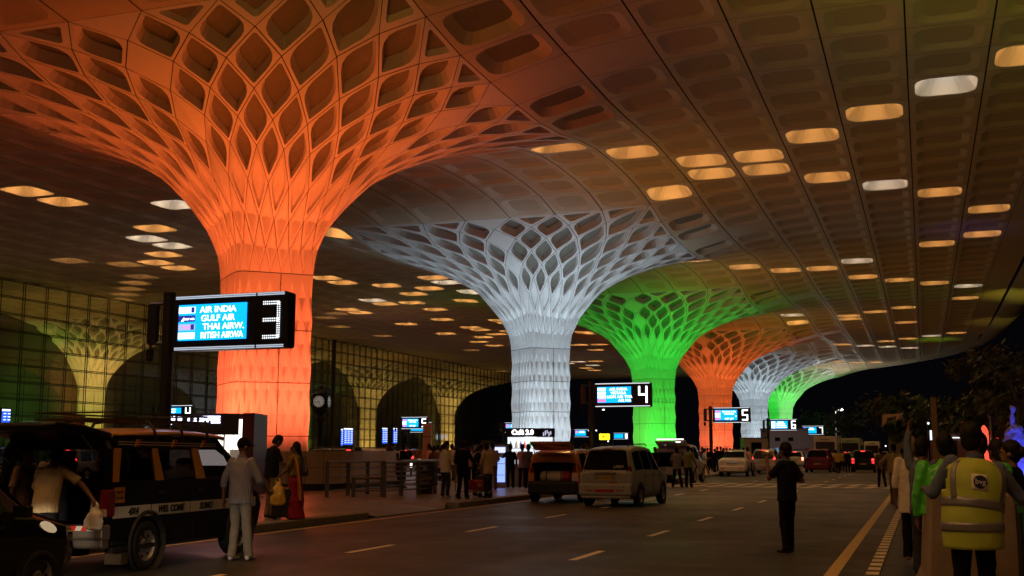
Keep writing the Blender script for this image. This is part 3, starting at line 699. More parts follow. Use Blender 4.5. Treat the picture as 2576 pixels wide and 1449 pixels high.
for x, z, w_, h_ in ((.42, 1.78, .36, .42), (.0, 1.78, .4, .42), (.93, 1.98, .52, .95)):
    b = MB(); b.box((x, .02, z), (w_, .04, h_)); m_ = b.build('menu_board', wl1, e)
    b = MB(); b.box((x, -.01, z), (.02, .04, h_)); b.box((x, -.01, z), (w_, .04, .02)); b.build('frame', body, m_)
b = MB(); b.box((-.42, .05, 1.72), (.36, .04, .3)); b.build('poster', emat('kiosk_red', (.8, .10, .12), .9), e)
b = MB(); b.box((-.93, .05, 1.74), (.3, .04, .28)); b.build('price_board', emat('kiosk_orange', (.9, .5, .3), .8), e)
text('lettering', 'QUI  COFFEE', .30, ws, e, (-.36, -.07, 2.43), sx=1.0, bold=.012)
b = MB(); b.box((.2, .55, 1.25), (.9, .4, .5)); b.build('display_case', emat('case_glow', (1, .85, .7), 1.2), e)
point('kiosk_lamp', (0, .7, 1.85), 8, (1, .85, .65), .3, e)
p = cpos(1334, 1135, 48); e = empty('cafe_kiosk', p, YAW, 'café kiosk with a black lit fascia in front of the white column', 'kiosk')
b = MB(); b.box((0, .6, 2.22), (2.05, 1.5, .36)); b.build('fascia', body, e)
text('lettering', 'Café 2.0', .27, emat('cafe_sign', (1, .97, .95), 4), e, (-.32, -.17, 2.22), bold=.01)
b = MB()
for i in range(5): b.box((.55 + i * .075, -.16, 2.2 + .05 * ((i * 7) % 3 - 1)), (.045, .02, .14 + .05 * (i % 2)))
b.build('emblem', emat('cafe_emblem', (.6, .6, .8), 1.0), e)
b = MB()
for x in (-.98, .98): b.box((x, 0, 1.05), (.06, .06, 2.0))
b.build('post', polem, e)
b = MB(); b.box((0, .3, .45), (1.9, .7, .9)); b.build('counter', mat('cafe_counter', (.35, .3, .25), .4), e)
b = MB(); b.box((0, 1.2, 1.3), (1.9, .06, 1.5)); b.build('back_shelf', emat('shelf_glow', (.85, .9, 1), 1.1), e)
rb = random.Random(5)
for r_ in range(3):
    for i in range(9):
        b = MB(); x = -.8 + i * .2 + rb.uniform(-.03, .03); z = .75 + r_ * .42; b.lathe([(.001, 0), (.05, 0), (.05, .17), (.018, .23), (.018, .29), (.001, .29)], (x, 1.05, z), 8)
        b.build('bottle', mat('bottle_%d' % (i % 4), [(.05, .3, .08), (.5, .3, .04), (.05, .07, .35), (.5, .06, .05)][i % 4], .15), e)
    b = MB(); b.box((0, 1.05, .735 + r_ * .42), (1.9, .25, .02)); b.build('shelf', steel, e)
point('cafe_lamp', (0, .5, 1.9), 40, (.95, .97, 1), .3, e)
p = cpos(1258, 1135, 46.5); e = empty('drinks_fridge', p, YAW, 'glowing drinks fridge left of the café kiosk', 'fridge')
b = MB(); b.box((0, .3, .85), (.5, .6, 1.7)); b.build('case', mat('fridge_white', (.5, .5, .52), .4), e)
b = MB(); b.box((0, -.005, .72), (.4, .02, 1.0)); b.build('door', emat('fridge_glow', (.25, .38, .95), 1.5), e)
b = MB(); b.box((0, -.005, 1.5), (.42, .02, .22)); b.build('header', emat('fridge_head', (.6, .65, 1), 1.4), e)
b = MB(); b.box((-.0, -.02, .5), (.38, .02, .02)); b.box((0, -.02, .95), (.38, .02, .02)); b.build('shelf', body, e)
p = cpos(1238, 1135, 49); e = empty('service_booth', p, YAW, 'plain beige booth behind the drinks fridge', 'booth')
b = MB(); b.box((0, .8, .85), (1.6, 1.4, 1.7)); b.build('wall', mat('booth_beige', (.30, .24, .19), .6), e); b = MB(); b.box((0, .8, 1.73), (1.68, 1.48, .06)); b.build('roof', body, e)
# yellow notice
p = cpos(1521, 1135, 62, 0.15); e = empty('yellow_sign', p, YAW, 'small glowing yellow sign beside the gate 4 post', 'sign')
b = MB(); b.rbox((0, 0, 2.22), (.56, .12, .34), .04, 'y'); b.build('panel', emat('sign_yellow', (1, .85, .02), 1.5), e)
b = MB(); b.cyl((-.07, -.065, 2.22), .05, .01, 12, 'y'); b.build('logo', emat('sign_red', (.8, .03, .03), 1), e)
text('lettering', 'लाउंज' if False else 'IIfIf', .11, mat('sign_dark', (.15, .08, 0), .6), e, (.1, -.066, 2.22))
b = MB(); b.tube([(-.1, .02, 0), (-.1, .02, 2.06)], .035); b.build('post', polem, e)
# bollard post (stone) right of the red car
p = gp(1074, 1205, .15); e = empty('stone_pylon', p, YAW, 'tall pale stone pylon beside the red car on the inner road', 'pylon')
b = MB(); b.rbox((0, 0, 1.45), (.46, .4, 2.9), .06, 'z'); b.build('shaft', stone, e)
b = MB(); b.box((0, 0, 2.2), (.48, .42, .03)); b.box((0, 0, 1.2), (.48, .42, .03)); b.build('seam', joint, e)
# slim lit bollards
for i, (x, y) in enumerate(((1034, 1200), (1055, 1197), (1078, 1195))):
    p = gp(x, y, .15); e = empty('light_bollard', p, 0, ['slim white lit bollard at the red car bumper', 'slim white lit bollard left of the stone pylon', 'slim white lit bollard right of the stone pylon'][i], 'bollard', 'lit bollards by the inner road')
    b = MB(); b.cyl((0, 0, .5), .06, 1.0, 10); b.build('post', polem, e); b = MB(); b.cyl((0, 0, .75), .065, .45, 10); b.build('diffuser', emat('bollard_glow', (1, .95, .85), 2.0), e)
# ================================================================ street clock
p = cpos(805, 1135, 78, .15); e = empty('street_clock', p, R(12), 'black ornate four faced street clock on a post by the orange column', 'clock')
iron = mat('cast_iron', (.012, .011, .011), .45, .3); dial = mat('clock_dial', (.62, .6, .55), .5, emit=(.9, .85, .75), estr=.12)
b = MB(); b.smooth = True; b.lathe([(.55, 0), (.55, .3), (.4, .5), (.24, .8), (.2, 1.2), (.17, 3.4), (.26, 3.5), (.36, 3.6), (.22, 3.75), (.2, 3.9), (.5, 4.1), (.62, 4.25), (.001, 4.3)], n=12); b.build('post', iron, e)
b = MB(); b.rbox((0, 0, 4.8), (1.0, 1.0, 1.05), .2, 'z'); b.lathe([(.68, 5.3), (.6, 5.45), (.3, 5.6), (.12, 5.7), (.2, 5.8), (.05, 5.95), (.001, 6.2)], n=12)
for sx, sy in ((1, 1), (-1, 1), (1, -1), (-1, -1)):
    b.ball((sx * .42, sy * .42, 5.45), .1); b.lathe([(.07, 5.5), (.02, 5.75), (.001, 5.8)], (sx * .42, sy * .42, 0), 8)
    b.tube([(sx * .4, sy * .4, 5.4), (sx * .3, sy * .3, 5.6), (sx * .12, sy * .12, 5.75)], .03, 6)
b.build('head', iron, e)
for a in (0, 90, 180, 270):
    f = empty('clock_face', (0, 0, 4.78), R(a)); f.parent = e
    b = MB(); b.lathe([(.43, -.5), (.47, -.58), (.39, -.58), (.38, -.55)], n=28, axis='y'); b.build('bezel', iron, f)
    b = MB(); b.cyl((0, -.545, 0), .39, .03, 28, 'y'); b.build('dial', dial, f)
    b = MB()
    for k in range(12):
        t = R(30 * k); b.add([(math.sin(t + d) * r_, -.563, math.cos(t + d) * r_) for r_, d in ((.27, -.06), (.27, .06), (.36, .07), (.36, -.07))], [(0, 1, 2, 3)])
    b.build('numerals', iron, f)
    b = MB()
    for t, l, w_ in ((R(158), .3, .02), (R(250), .22, .028)):
        d = Vector((math.sin(t), 0, math.cos(t))); s_ = Vector((d.z, 0, -d.x)) * w_; o_ = Vector((0, -.57, 0)); b.add([o_ + s_, o_ - s_, o_ + d * l - s_ * .4, o_ + d * l + s_ * .4], [(0, 1, 2, 3)])
    b.build('hands', iron, f)
# ================================================================ vehicles
rubber = mat('tyre_rubber', (.012, .012, .012), .75); rimm = mat('wheel_rim', (.45, .44, .43), .35, .7); rimd = mat('wheel_rim_dark', (.12, .12, .12), .4, .6)
glz = mat('car_glass', (.006, .007, .009), .03, spec=.3); trimb = mat('car_trim', (.015, .015, .016), .5); chrome = mat('chrome', (.7, .7, .7), .12, 1.0)
tail_off = mat('tail_lamp', (.18, .005, .007), .15, coat=.6); tail_on = emat('tail_lamp_lit', (1, .03, .03), 5.0); brake_hot = emat('tail_lamp_hot', (1, .16, .10), 12.0)
plate_y = mat('plate_yellow', (.55, .36, .04), .5); plate_w = mat('plate_white', (.6, .6, .58), .5); ink = mat('plate_ink', (.01, .01, .01), .6); reflred = mat('reflector_red', (.4, .015, .015), .3)
under = mat('underbody', (.008, .008, .008), .9)
def paintm(n, c, r=.25): return mat('paint_' + n, c, r, coat=.5, var=.05)
def interp(K, y):
    if y <= K[0][0]: return K[0][1:]
    for a, b in zip(K, K[1:]):
        if y <= b[0]:
            t = (y - a[0]) / (b[0] - a[0]); return [p + (q - p) * t for p, q in zip(a[1:], b[1:])]
    return K[-1][1:]
def wheel(parent, x, y, r, side, wd=.19, rm=None):
    b = MB(); b.smooth = True
    b.lathe([(r * .62, -wd / 2), (r * .92, -wd / 2), (r * .99, -wd * .38), (r, -wd * .2), (r, wd * .2), (r * .99, wd * .38), (r * .92, wd / 2), (r * .62, wd / 2)], (0, 0, 0), 24, 'x', closed=True)
    t = b.build('wheel', rubber, parent); t.location = (x, y, r)
    b = MB(); o = side * wd * .5
    b.lathe([(.001, o * .55), (r * .16, o * .7), (r * .3, o * .45), (r * .56, o * .6), (r * .63, o * .98), (r * .66, o * .98), (r * .66, 0)], (0, 0, 0), 24, 'x')
    q = b.build('rim', rm or rimm, t)
    b = MB()
    for k in range(7):
        a = 2 * math.pi * k / 7; b.cyl((o * .58, r * .44 * math.cos(a), r * .44 * math.sin(a)), r * .06, .015, 8, 'x')
    b.build('rim_holes', under, t)
    return t
def car(name, label, cat, pos, rz, spec, paint, group=None):
    """spec K: y, z_low, z_belt, z_top, w_low, w_belt, w_top (rear to front)"""
    e = empty(name, pos, rz, label, cat, group); K = spec['K']; L0, L1 = K[0][0], K[-1][0]
    ys = sorted(set([k[0] for k in K] + [L0 + (L1 - L0) * i / 30 for i in range(31)]))
    def ringp(y):
        zl, zb, zt, wl, wb, wt = interp(K, y); rd = min(.09, (zt - zb) * .3 + .02)
        h = [(0, zl), (wl * .9, zl), (wl, zl + .05), (wb * .5 + wl * .5 + .015, zl + (zb - zl) * .3), (wb + .01, zl + (zb - zl) * .68), (wb, zb - .02), (wb - .012, zb), (wt + .01, zt - rd), (wt - rd * .4, zt - rd * .3), (wt * .72, zt), (0, zt + .012)]
        return [(x, y, z) for x, z in h] + [(-x, y, z) for x, z in h[-2:0:-1]]
    b = MB(); b.smooth = True; rings = [ringp(y) for y in ys]; k = len(rings[0]); vs = [p for r_ in rings for p in r_]
    fs = [(i * k + j, i * k + (j + 1) % k, (i + 1) * k + (j + 1) % k, (i + 1) * k + j) for i in range(len(ys) - 1) for j in range(k)]
    b.add(vs, fs); n = len(vs); b.smooth = False; b.f.append(tuple((len(ys) - 1) * k + j for j in range(k))); b.m.append(0); b.sm.append(False)
    hollow = spec.get('hollow')
    if not hollow: b.f.append(tuple(range(k - 1, -1, -1))); b.m.append(0); b.sm.append(False)
    o = b.build('body', paint, e)
    if hollow:
        md = o.modifiers.new('thickness', 'SOLIDIFY'); md.thickness = .05; md.offset = -1
    def side_pt(y, t, s, off=.006):
        zl, zb, zt, wl, wb, wt = interp(K, y); rd = min(.09, (zt - zb) * .3 + .02)
        return Vector((s * (wb - .012 + (wt + .01 - wb + .012) * t + off), y, zb + (zt - rd - zb) * t))
    for s in (-1, 1):                                   # side windows
        for (ya, yb, yc, yd) in spec.get('win', []):    # bottom rear, bottom front, top front, top rear
            b = MB(); vs = []
            for t in (.06, .35, .65, .93):
                for i in range(5):
                    q = i / 4; y = (ya + (yb - ya) * q) * (1 - t) + (yd + (yc - yd) * q) * t; vs.append(side_pt(y, t, s))
            b.add(vs, [(r_ * 5 + i, r_ * 5 + i + 1, r_ * 5 + i + 6, r_ * 5 + i + 5) for r_ in range(3) for i in range(4)]); b.build('side_window', glz, e)
        for wy in spec['axles']: 
            wl = interp(K, wy)[4]; r = spec['r']
            b = MB(); b.lathe([(r * .6, wl * s + .012 * s), (r * 1.16, wl * s + .014 * s), (r * 1.2, wl * s - .03 * s)], (0, wy, r), 24, 'x'); b.build('wheel_arch', under, e)
            wheel(e, s * (wl - .075), wy, r, s, rm=spec.get('rim'))
        for y in spec.get('handles', []):
            p = side_pt(y, 0, s, .02); b = MB(); b.rbox((p.x, y, p.z - .1), (.03, .18, .035), .012, 'x'); b.build('door_handle', spec.get('handle_mat', paint), e)
        for y in spec.get('seams', []):
            b = MB(); q = interp(K, y); b.box((s * (q[4] + .008), y, (q[0] + q[1]) / 2 + .03), (.012, .012, (q[1] - q[0]) * .66)); b.build('door_seam', under, e)
        if spec.get('mirror'):
            y = spec['mirror']; p = side_pt(y, .05, s); b = MB(); b.rbox((p.x + s * .1, y, p.z + .06), (.18, .09, .12), .03, 'y'); b.build('side_mirror', paint, e)
    return e
def slab(name, poly, m, parent, th=.012, n=None):
    """polygon of 3D points given an outward thickness towards -y (rear)"""
    b = MB(); k = len(poly); P = [Vector(p) for p in poly]; nn = n or Vector((0, -1, 0)); lo = [p + nn * th for p in P]
    b.add(P + lo, [tuple(range(k)), tuple(range(2 * k - 1, k - 1, -1))] + [(i, (i + 1) % k, (i + 1) % k + k, i + k) for i in range(k)]); return b.build(name, m, parent)
def rearpoly(y0, z0, w0, y1, z1, w1, r=.06, off=.012):
    """rounded trapezoid on the sloping tail from (y0,z0) half width w0 up to (y1,z1) w1"""
    pts = []
    for u, v in rrect(2, 2, .16, 3):
        t = (v + 1) / 2; w_ = w0 + (w1 - w0) * t; pts.append((u * w_, y0 + (y1 - y0) * t - off, z0 + (z1 - z0) * t))
    return pts
def plate(parent, x, y, z, m, s, rz=0, w_=.5):
    b = MB(); b.box((x, y, z), (w_, .015, .12)); p = b.build('number_plate', m, parent); 
    if s: text('lettering', s, .105, ink, p, (x, y - .009, z - .002), ext=.002)
    return p
HATCH = [(-1.78, .42, .88, .92, .66, .74, .70), (-1.72, .30, .92, 1.0, .72, .78, .70), (-1.60, .26, .95, 1.16, .74, .79, .64), (-1.42, .24, .96, 1.50, .76, .80, .60), (-.9, .22, .97, 1.57, .77, .81, .60), (0, .22, .95, 1.58, .77, .81, .60), (.45, .22, .93, 1.48, .77, .80, .58), (1.05, .24, .90, .98, .76, .79, .70), (1.55, .26, .80, .86, .74, .76, .64), (1.78, .32, .62, .68, .62, .66, .55)]
def hatch(label, pos, rz, paint, lit=False, group=None, tallk=1.0, wide=1.0, plate_s='', tailz=(.72, 1.0), pm=plate_y, rimd_=True, spoiler=False, hot=False):
    K = [(k[0], k[1], k[2] * tallk, k[3] * tallk, k[4] * wide, k[5] * wide, k[6] * wide) for k in HATCH]
    e = car('hatchback_car', label, 'car', pos, rz, dict(K=K, r=.29, axles=(-1.18, 1.15), win=[(-1.35, -.48, -.5, -1.15), (-.4, .4, .25, -.42), (.46, .85, .35, .3)], handles=(-.35, .5), seams=(-.44, .45, ), mirror=.75, rim=rimm), paint, group)
    slab('rear_window', rearpoly(-1.70, .98 * tallk, .64 * wide, -1.46, 1.46 * tallk, .52 * wide), glz, e)
    slab('windscreen', rearpoly(1.0, 1.0 * tallk, .66 * wide, .5, 1.45 * tallk, .54 * wide, off=-.03), glz, e)
    b = MB(); b.rbox((0, -1.78, .44), (1.42 * wide, .16, .34), .06, 'x'); b.build('bumper', paint, e, bevel=.02)
    plate(e, 0, -1.83, .66 if pm == plate_y else .66, pm, plate_s)
    for s in (-1, 1):
        b = MB(); b.rbox((s * .66 * wide, -1.71, (tailz[0] + tailz[1]) / 2), (.17, .14, tailz[1] - tailz[0]), .05, 'y'); b.build('tail_lamp', (brake_hot if hot else tail_on) if lit else tail_off, e)
        b = MB(); b.rbox((s * .6 * wide, 1.62, .68), (.26, .16, .14), .05, 'y'); b.build('headlamp', chrome, e)
    b = MB(); b.box((0, -1.50, 1.475 * tallk), (.3, .03, .035)); b.build('brake_light', tail_on if lit else tail_off, e)
    b = MB(); b.box((0, -1.77, .86), (.5, .02, .03)); b.build('boot_trim', chrome, e)
    b = MB(); b.box((0, 0, .25), (1.3, 3.2, .1)); b.build('underbody', under, e)
    return e
MPVK = [(-2.26, .44, .9, .96, .74, .80, .78), (-2.2, .32, .96, 1.05, .80, .85, .76), (-2.08, .28, 1.0, 1.33, .83, .87, .72), (-1.92, .26, 1.02, 1.66, .84, .88, .68), (-1.3, .25, 1.03, 1.74, .85, .885, .67), (-.2, .25, 1.02, 1.76, .85, .885, .67), (.6, .25, 1.0, 1.70, .85, .88, .65), (1.3, .27, .98, 1.16, .85, .87, .74), (1.9, .28, .88, .98, .83, .84, .72), (2.26, .36, .66, .72, .7, .74, .6)]
def mpv(label, pos, rz, paint, lit=False, group=None, plate_s='', pm=plate_y, uber=False, wide=1.0, name='mpv_car', reft=True):
    K = [(k[0], k[1], k[2], k[3], k[4] * wide, k[5] * wide, k[6] * wide) for k in MPVK]
    e = car(name, label, 'car', pos, rz, dict(K=K, r=.33, axles=(-1.38, 1.36), win=[(-1.85, -1.0, -.98, -1.72), (-.92, .02, .0, -.9), (.1, 1.05, .62, .08)], handles=(-.75, .22), seams=(-.95, .06, 1.0), mirror=1.1, handle_mat=chrome), paint, group)
    slab('rear_window', rearpoly(-2.185, 1.06, .74, -1.97, 1.63, .60), glz, e)
    slab('windscreen', rearpoly(1.24, 1.16, .7, .66, 1.66, .58, off=-.03), glz, e)
    b = MB(); b.rbox((0, -2.25, .50), (1.70, .22, .36), .08, 'x'); b.rbox((0, -2.2, .32), (1.6, .2, .16), .05, 'x'); b.build('bumper', paint, e, bevel=.03)
    b = MB(); b.box((0, -2.368, .47), (.62, .012, .075)); b.box((-.5, -2.366, .48), (.26, .012, .03)); b.box((.5, -2.366, .48), (.26, .012, .03)); b.build('reflector_strip', reflred, e)
    b = MB()
    for x in (-.62, -.22, .25, .62): b.cyl((x, -2.366, .585), .017, .01, 10, 'y')
    b.build('parking_sensor', under, e)
    slab('tailgate_recess', rearpoly(-2.262, .72, .36, -2.25, .98, .42), paint, e, .004)
    b = MB(); b.rbox((0, -2.29, .965), (.72, .05, .06), .02, 'y'); b.build('chrome_garnish', chrome, e)
    plate(e, 0, -2.285, .83, pm, plate_s, w_=.48)
    b = MB(); b.box((.24, -2.272, .70), (.3, .006, .03)); b.build('reflective_tape', reflred, e)
    for s in (-1, 1):
        slab('tail_lamp', [(s * .66, -2.235, .72), (s * .82, -2.16, .72), (s * .83, -2.13, 1.12), (s * .76, -2.10, 1.2), (s * .69, -2.225, 1.05)], tail_on if lit else tail_off, e, .03)
        b = MB(); b.rbox((s * .66, 2.06, .8), (.3, .2, .17), .06, 'y'); b.build('headlamp', chrome, e)
        b = MB(); b.tube([(s * .58, -1.75, 1.73), (s * .6, -1.6, 1.80), (s * .6, .2, 1.82), (s * .58, .4, 1.76)], .016, 6); b.build('roof_rail', trimb, e)
    b = MB(); b.box((0, -2.0, 1.655), (.26, .03, .03)); b.build('brake_light', tail_on if lit else tail_off, e)
    b = MB(); b.box((0, 0, .28), (1.4, 4.0, .12)); b.build('underbody', under, e)
    if uber: text('lettering', 'UBER', .125, mat('sticker_white', (.75, .75, .75), .5), e, (.43, -2.215, 1.15), rot=(R(69), 0, 0), sx=1.15)
    b = MB(); b.box((-.5, -2.282, .74), (.2, .006, .05)); b.build('badge', chrome, e)
    return e
white = paintm('white', (.62, .60, .56)); silver = paintm('silver', (.42, .41, .40), .3); black = paintm('black', (.008, .008, .01), .12); redp = paintm('red', (.22, .006, .012), .2); cream = paintm('cream', (.52, .45, .36), .3); orangep = paintm('orange', (.60, .20, .02), .22); greyp = paintm('grey', (.35, .34, .32), .3)
def ang(a, b): d = b - a; return math.atan2(-d.x, d.y)
# white app-cab MPV in front of the orange taxi
UB = mpv('dusty white MPV cab with a rear window sticker, nose turned towards the kerb line', (-8.62, 34.7, 0), R(-5), mat('paint_dusty', (.36, .37, .38), .35, coat=.25, var=.2, scale=4), plate_s='MH02 ER 5154', uber=True); UB.scale = (.94, .82, 1.0)
# silver MPV, white hatch, red car etc.
mpv('silver MPV with one red high brake light behind the white saloon', (-10.9, 86.6, 0), R(0), silver, True, plate_s='')
hatch('small white car with glowing brake lights beyond the man in black', (-12.0, 118.0, 0), 0, white, True, tallk=1.02, wide=1.12, hot=True)
hatch('red hatchback waiting on the road, right of the man in black', (-7.62, 92.5, 0), R(-3), redp, False, tallk=1.12, wide=1.18, plate_s='MH 03 BE 13')
bk = hatch('black hatchback taxi with both tail lamps glowing, right of the red hatchback', (-4.45, 92.9, 0), R(1), black, True, tallk=1.08, wide=1.08, tailz=(.68, 1.05))
hatch('dark car between the red and black hatchbacks with one red light showing', (-6.9, 114, 0), 0, black, True, wide=1.05)
hatch('dark car on the far right edge of the road beyond the man in grey', (-1.9, 128, 0), 0, black, False, wide=1.1)
hatch('dark car far down the road behind the white van', (-4.9, 150, 0), 0, silver, False)
# white saloon
SAL = [(-2.1, .42, .82, .86, .66, .74, .70), (-2.05, .30, .9, .96, .72, .79, .72), (-1.9, .26, .93, 1.02, .76, .82, .70), (-1.45, .24, .93, 1.06, .78, .83, .66), (-.75, .23, .93, 1.42, .79, .83, .58), (-.2, .22, .92, 1.49, .79, .83, .57), (.45, .22, .91, 1.44, .79, .83, .57), (1.15, .24, .88, .96, .78, .81, .68), (1.8, .26, .78, .84, .76, .77, .64), (2.1, .34, .6, .66, .6, .66, .54)]
e = car('saloon_car', 'white saloon car parked at the kerb with a man leaning on its side', 'car', (-11.55, 76.5, 0), R(-1), dict(K=[(k[0], k[1], k[2] * 1.1, k[3] * 1.13, k[4] * 1.1, k[5] * 1.1, k[6] * 1.1) for k in SAL], r=.31, axles=(-1.25, 1.3), win=[(-1.2, -.35, -.38, -.8), (-.28, .6, .4, -.3)], handles=(-.6, .3), seams=(-.32, .65), mirror=.9), white)
slab('rear_window', rearpoly(-1.5, 1.2, .72, -.82, 1.58, .6, off=.03), glz, e)
b = MB(); b.rbox((0, -2.12, .5), (1.62, .18, .36), .07, 'x'); b.build('bumper', white, e, bevel=.03)
plate(e, 0, -2.13, .82, plate_w, 'MH 31 EA 6067', w_=.5)
b = MB(); b.rbox((0, -2.12, .93), (.62, .04, .05), .015, 'y'); b.build('chrome_garnish', chrome, e)
for s in (-1, 1):
    slab('tail_lamp', [(s * .6, -2.08, .74), (s * .82, -2.0, .72), (s * .86, -1.9, .98), (s * .78, -2.0, 1.02), (s * .62, -2.08, .92)], tail_off, e, .03)
    b = MB(); b.box((s * .58, -2.215, .5), (.2, .012, .05)); b.build('reflector', reflred, e)
# inner road cars
mpv('red car with glowing tail lights on the inner road beside the stone pylon', (-41.6, 92, 0), R(2), redp, True)
def cpos0(x, d): q = Vector((0, 0, HC)) + ray(x, HOR) * d; q.z = 0; return q
hatch('white car just right of the stone plinth wall, nose towards the road', cpos0(952, 74), R(172), white, False, wide=1.1, tallk=1.05)
mpv('dark car whose roof shows above the stone wall under the street clock', cpos0(826, 62), R(60), black, True)
mpv('white car whose roof shows above the right end of the stone wall', cpos0(915, 64), R(70), white, False)
mpv('white car with one red tail lamp seen through the open van', cpos0(236, 66), R(-4), white, True)
mpv('dark car with a red light behind the palm planter at the far left', cpos0(14, 62), R(-4), black, True)
# buses and van
def bus(label, x, d, w_, h, l, paint, name='minibus', z0=.35, rz=0):
    p = cpos0(x, d); e = empty(name, p, rz, label, 'bus' if name != 'white_van' else 'van', 'buses and vans at the far end of the road')
    b = MB(); b.smooth = False; b.rbox((0, 0, (h + z0) / 2), (w_, l, h - z0), .16, 'y', 5); b.build('body', paint, e, bevel=.05)
    b = MB(); b.rbox((0, -l / 2 - .01, h * .66), (w_ * .82, .03, h * .34), .1, 'y'); b.build('rear_window', mat('bus_glass', (.03, .015, .012), .1), e)
    for s in (-1, 1):
        n = max(2, int(l / 1.2))
        for i in range(n): b = MB(); b.box((s * (w_ / 2 + .004), -l / 2 + .6 + i * (l - .9) / n, h * .68), (.02, (l - 1.4) / n, h * .26)); b.build('side_window', glz, e)
        for y in (-l * .28, l * .3): wheel(e, s * (w_ / 2 - .13), y, .42, s, .24, rimd)
        b = MB(); b.box((s * w_ * .4, -l / 2 - .01, h * .38), (.14, .03, .3)); b.build('tail_lamp', tail_off, e)
    b = MB(); b.rbox((0, -l / 2 - .04, .5), (w_ * .96, .12, .26), .05, 'x'); b.build('bumper', trimb, e)
    b = MB(); b.box((0, -l / 2 - .01, h * .9), (w_ * .4, .03, .14)); b.build('header', mat('bus_header', (.3, .2, .14), .5), e)
    return e
bus('cream minibus with a large rear window behind the red hatchback', 2083, 108, 2.05, 2.95, 6.2, cream)
bus('second cream minibus half hidden behind the first, farther along', 2143, 124, 2.05, 2.95, 6, cream)
bus('white high roof van behind the black hatchback taxi', 2196, 140, 1.8, 2.75, 5.4, white, 'white_van')

# ---------------------------------------------------------------- orange taxi with raised tailgate
K = [(-1.86, .40, .95, 1.25, .76, .82, .76), (-1.78, .32, 1.0, 1.52, .79, .84, .72), (-1.5, .28, 1.02, 1.62, .80, .845, .69), (-.9, .26, 1.02, 1.67, .80, .845, .68), (0, .25, 1.0, 1.67, .80, .845, .68), (.6, .25, .98, 1.56, .80, .84, .66), (1.25, .27, .96, 1.06, .80, .83, .74), (1.75, .28, .86, .94, .78, .8, .68), (2.0, .36, .66, .72, .66, .7, .58)]
e = car('orange_taxi', 'orange hatchback taxi with its tailgate raised and a white gas cylinder inside', 'taxi', (-11.15, 37.1, 0), R(1), dict(K=K, r=.33, axles=(-1.25, 1.3), win=[(-1.5, -.62, -.62, -1.38), (-.52, .3, .28, -.5), (.38, 1.0, .58, .36)], handles=(-.5, .4), seams=(-.55, .35), mirror=1.0, hollow=True), orangep)
b = MB(); b.box((0, -.85, .9), (1.45, .06, .75)); b.box((0, -1.35, .58), (1.4, 1.0, .06)); b.box((0, -1.0, .45), (1.4, 1.7, .08))
for x in (-.42, .42): b.rbox((x, -.9, 1.36), (.3, .1, .2), .04, 'y')
b.build('cargo_bay', mat('cabin_dark', (.015, .015, .017), .8), e)
b = MB(); b.rbox((0, -1.9, .46), (1.62, .2, .42), .08, 'x'); b.build('bumper', trimb, e, bevel=.03)
for s in (-1, 1):
    slab('tail_lamp', [(s * .62, -1.88, .92), (s * .84, -1.78, .92), (s * .845, -1.74, 1.1), (s * .78, -1.78, 1.2), (s * .66, -1.87, 1.12)], tail_off, e, .03)
    slab('rear_pillar', [(s * .62, -1.875, .62), (s * .82, -1.84, .62), (s * .82, -1.84, .93), (s * .62, -1.875, .93)], orangep, e, .02)
b = MB()
b.smooth = True; b.lathe([(.001, -.53), (.1, -.52), (.17, -.46), (.185, -.38), (.185, .38), (.17, .46), (.1, .52), (.001, .53)], (0, -1.55, .79), 20, 'x'); cyl_ = b.build('gas_cylinder', mat('cylinder_white', (.50, .46, .40), .5, var=.25, scale=9), e)
b = MB(); b.lathe([(.19, .26), (.19, .40), (.178, .47), (.11, .535), (.001, .545)], (0, -1.55, .79), 20, 'x'); b.build('cap', mat('cylinder_red', (.35, .02, .02), .5), cyl_)
for x in (-.27, .22): b = MB(); b.lathe([(.195, x - .02), (.195, x + .02)], (0, -1.55, .79), 20, 'x'); b.build('strap', under, cyl_)
b = MB(); G_ = [(-.66, -1.70, 1.72), (.66, -1.70, 1.72), (.64, -2.2, 1.93), (.52, -2.62, 1.90), (-.52, -2.62, 1.90), (-.64, -2.2, 1.93)]
b.add(G_ + [(x, y + .03, z - .11) for x, y, z in G_], [(0, 1, 2, 3, 4, 5)[::-1], (6, 7, 8, 9, 10, 11)] + [(i, (i + 1) % 6, (i + 1) % 6 + 6, i + 6) for i in range(6)]); tg = b.build('tailgate', orangep, e, bevel=.03)
b = MB(); b.box((0, -2.0, 1.775), (.95, .38, .012)); o = b.build('tailgate_window', mat('tailgate_glass', (.10, .13, .17), .08), tg); o.rotation_euler = (0, 0, 0)
b = MB(); b.add([(-.55, -2.60, 1.79), (.55, -2.60, 1.79), (.6, -2.22, 1.81), (-.6, -2.22, 1.81)], [(0, 1, 2, 3)]); b.build('tailgate_lining', mat('cabin_dark'), tg)
for s in (-1, 1): b = MB(); b.tube([(s * .66, -1.68, 1.45), (s * .6, -2.1, 1.84)], .014, 6); b.build('gas_strut', steel, e)

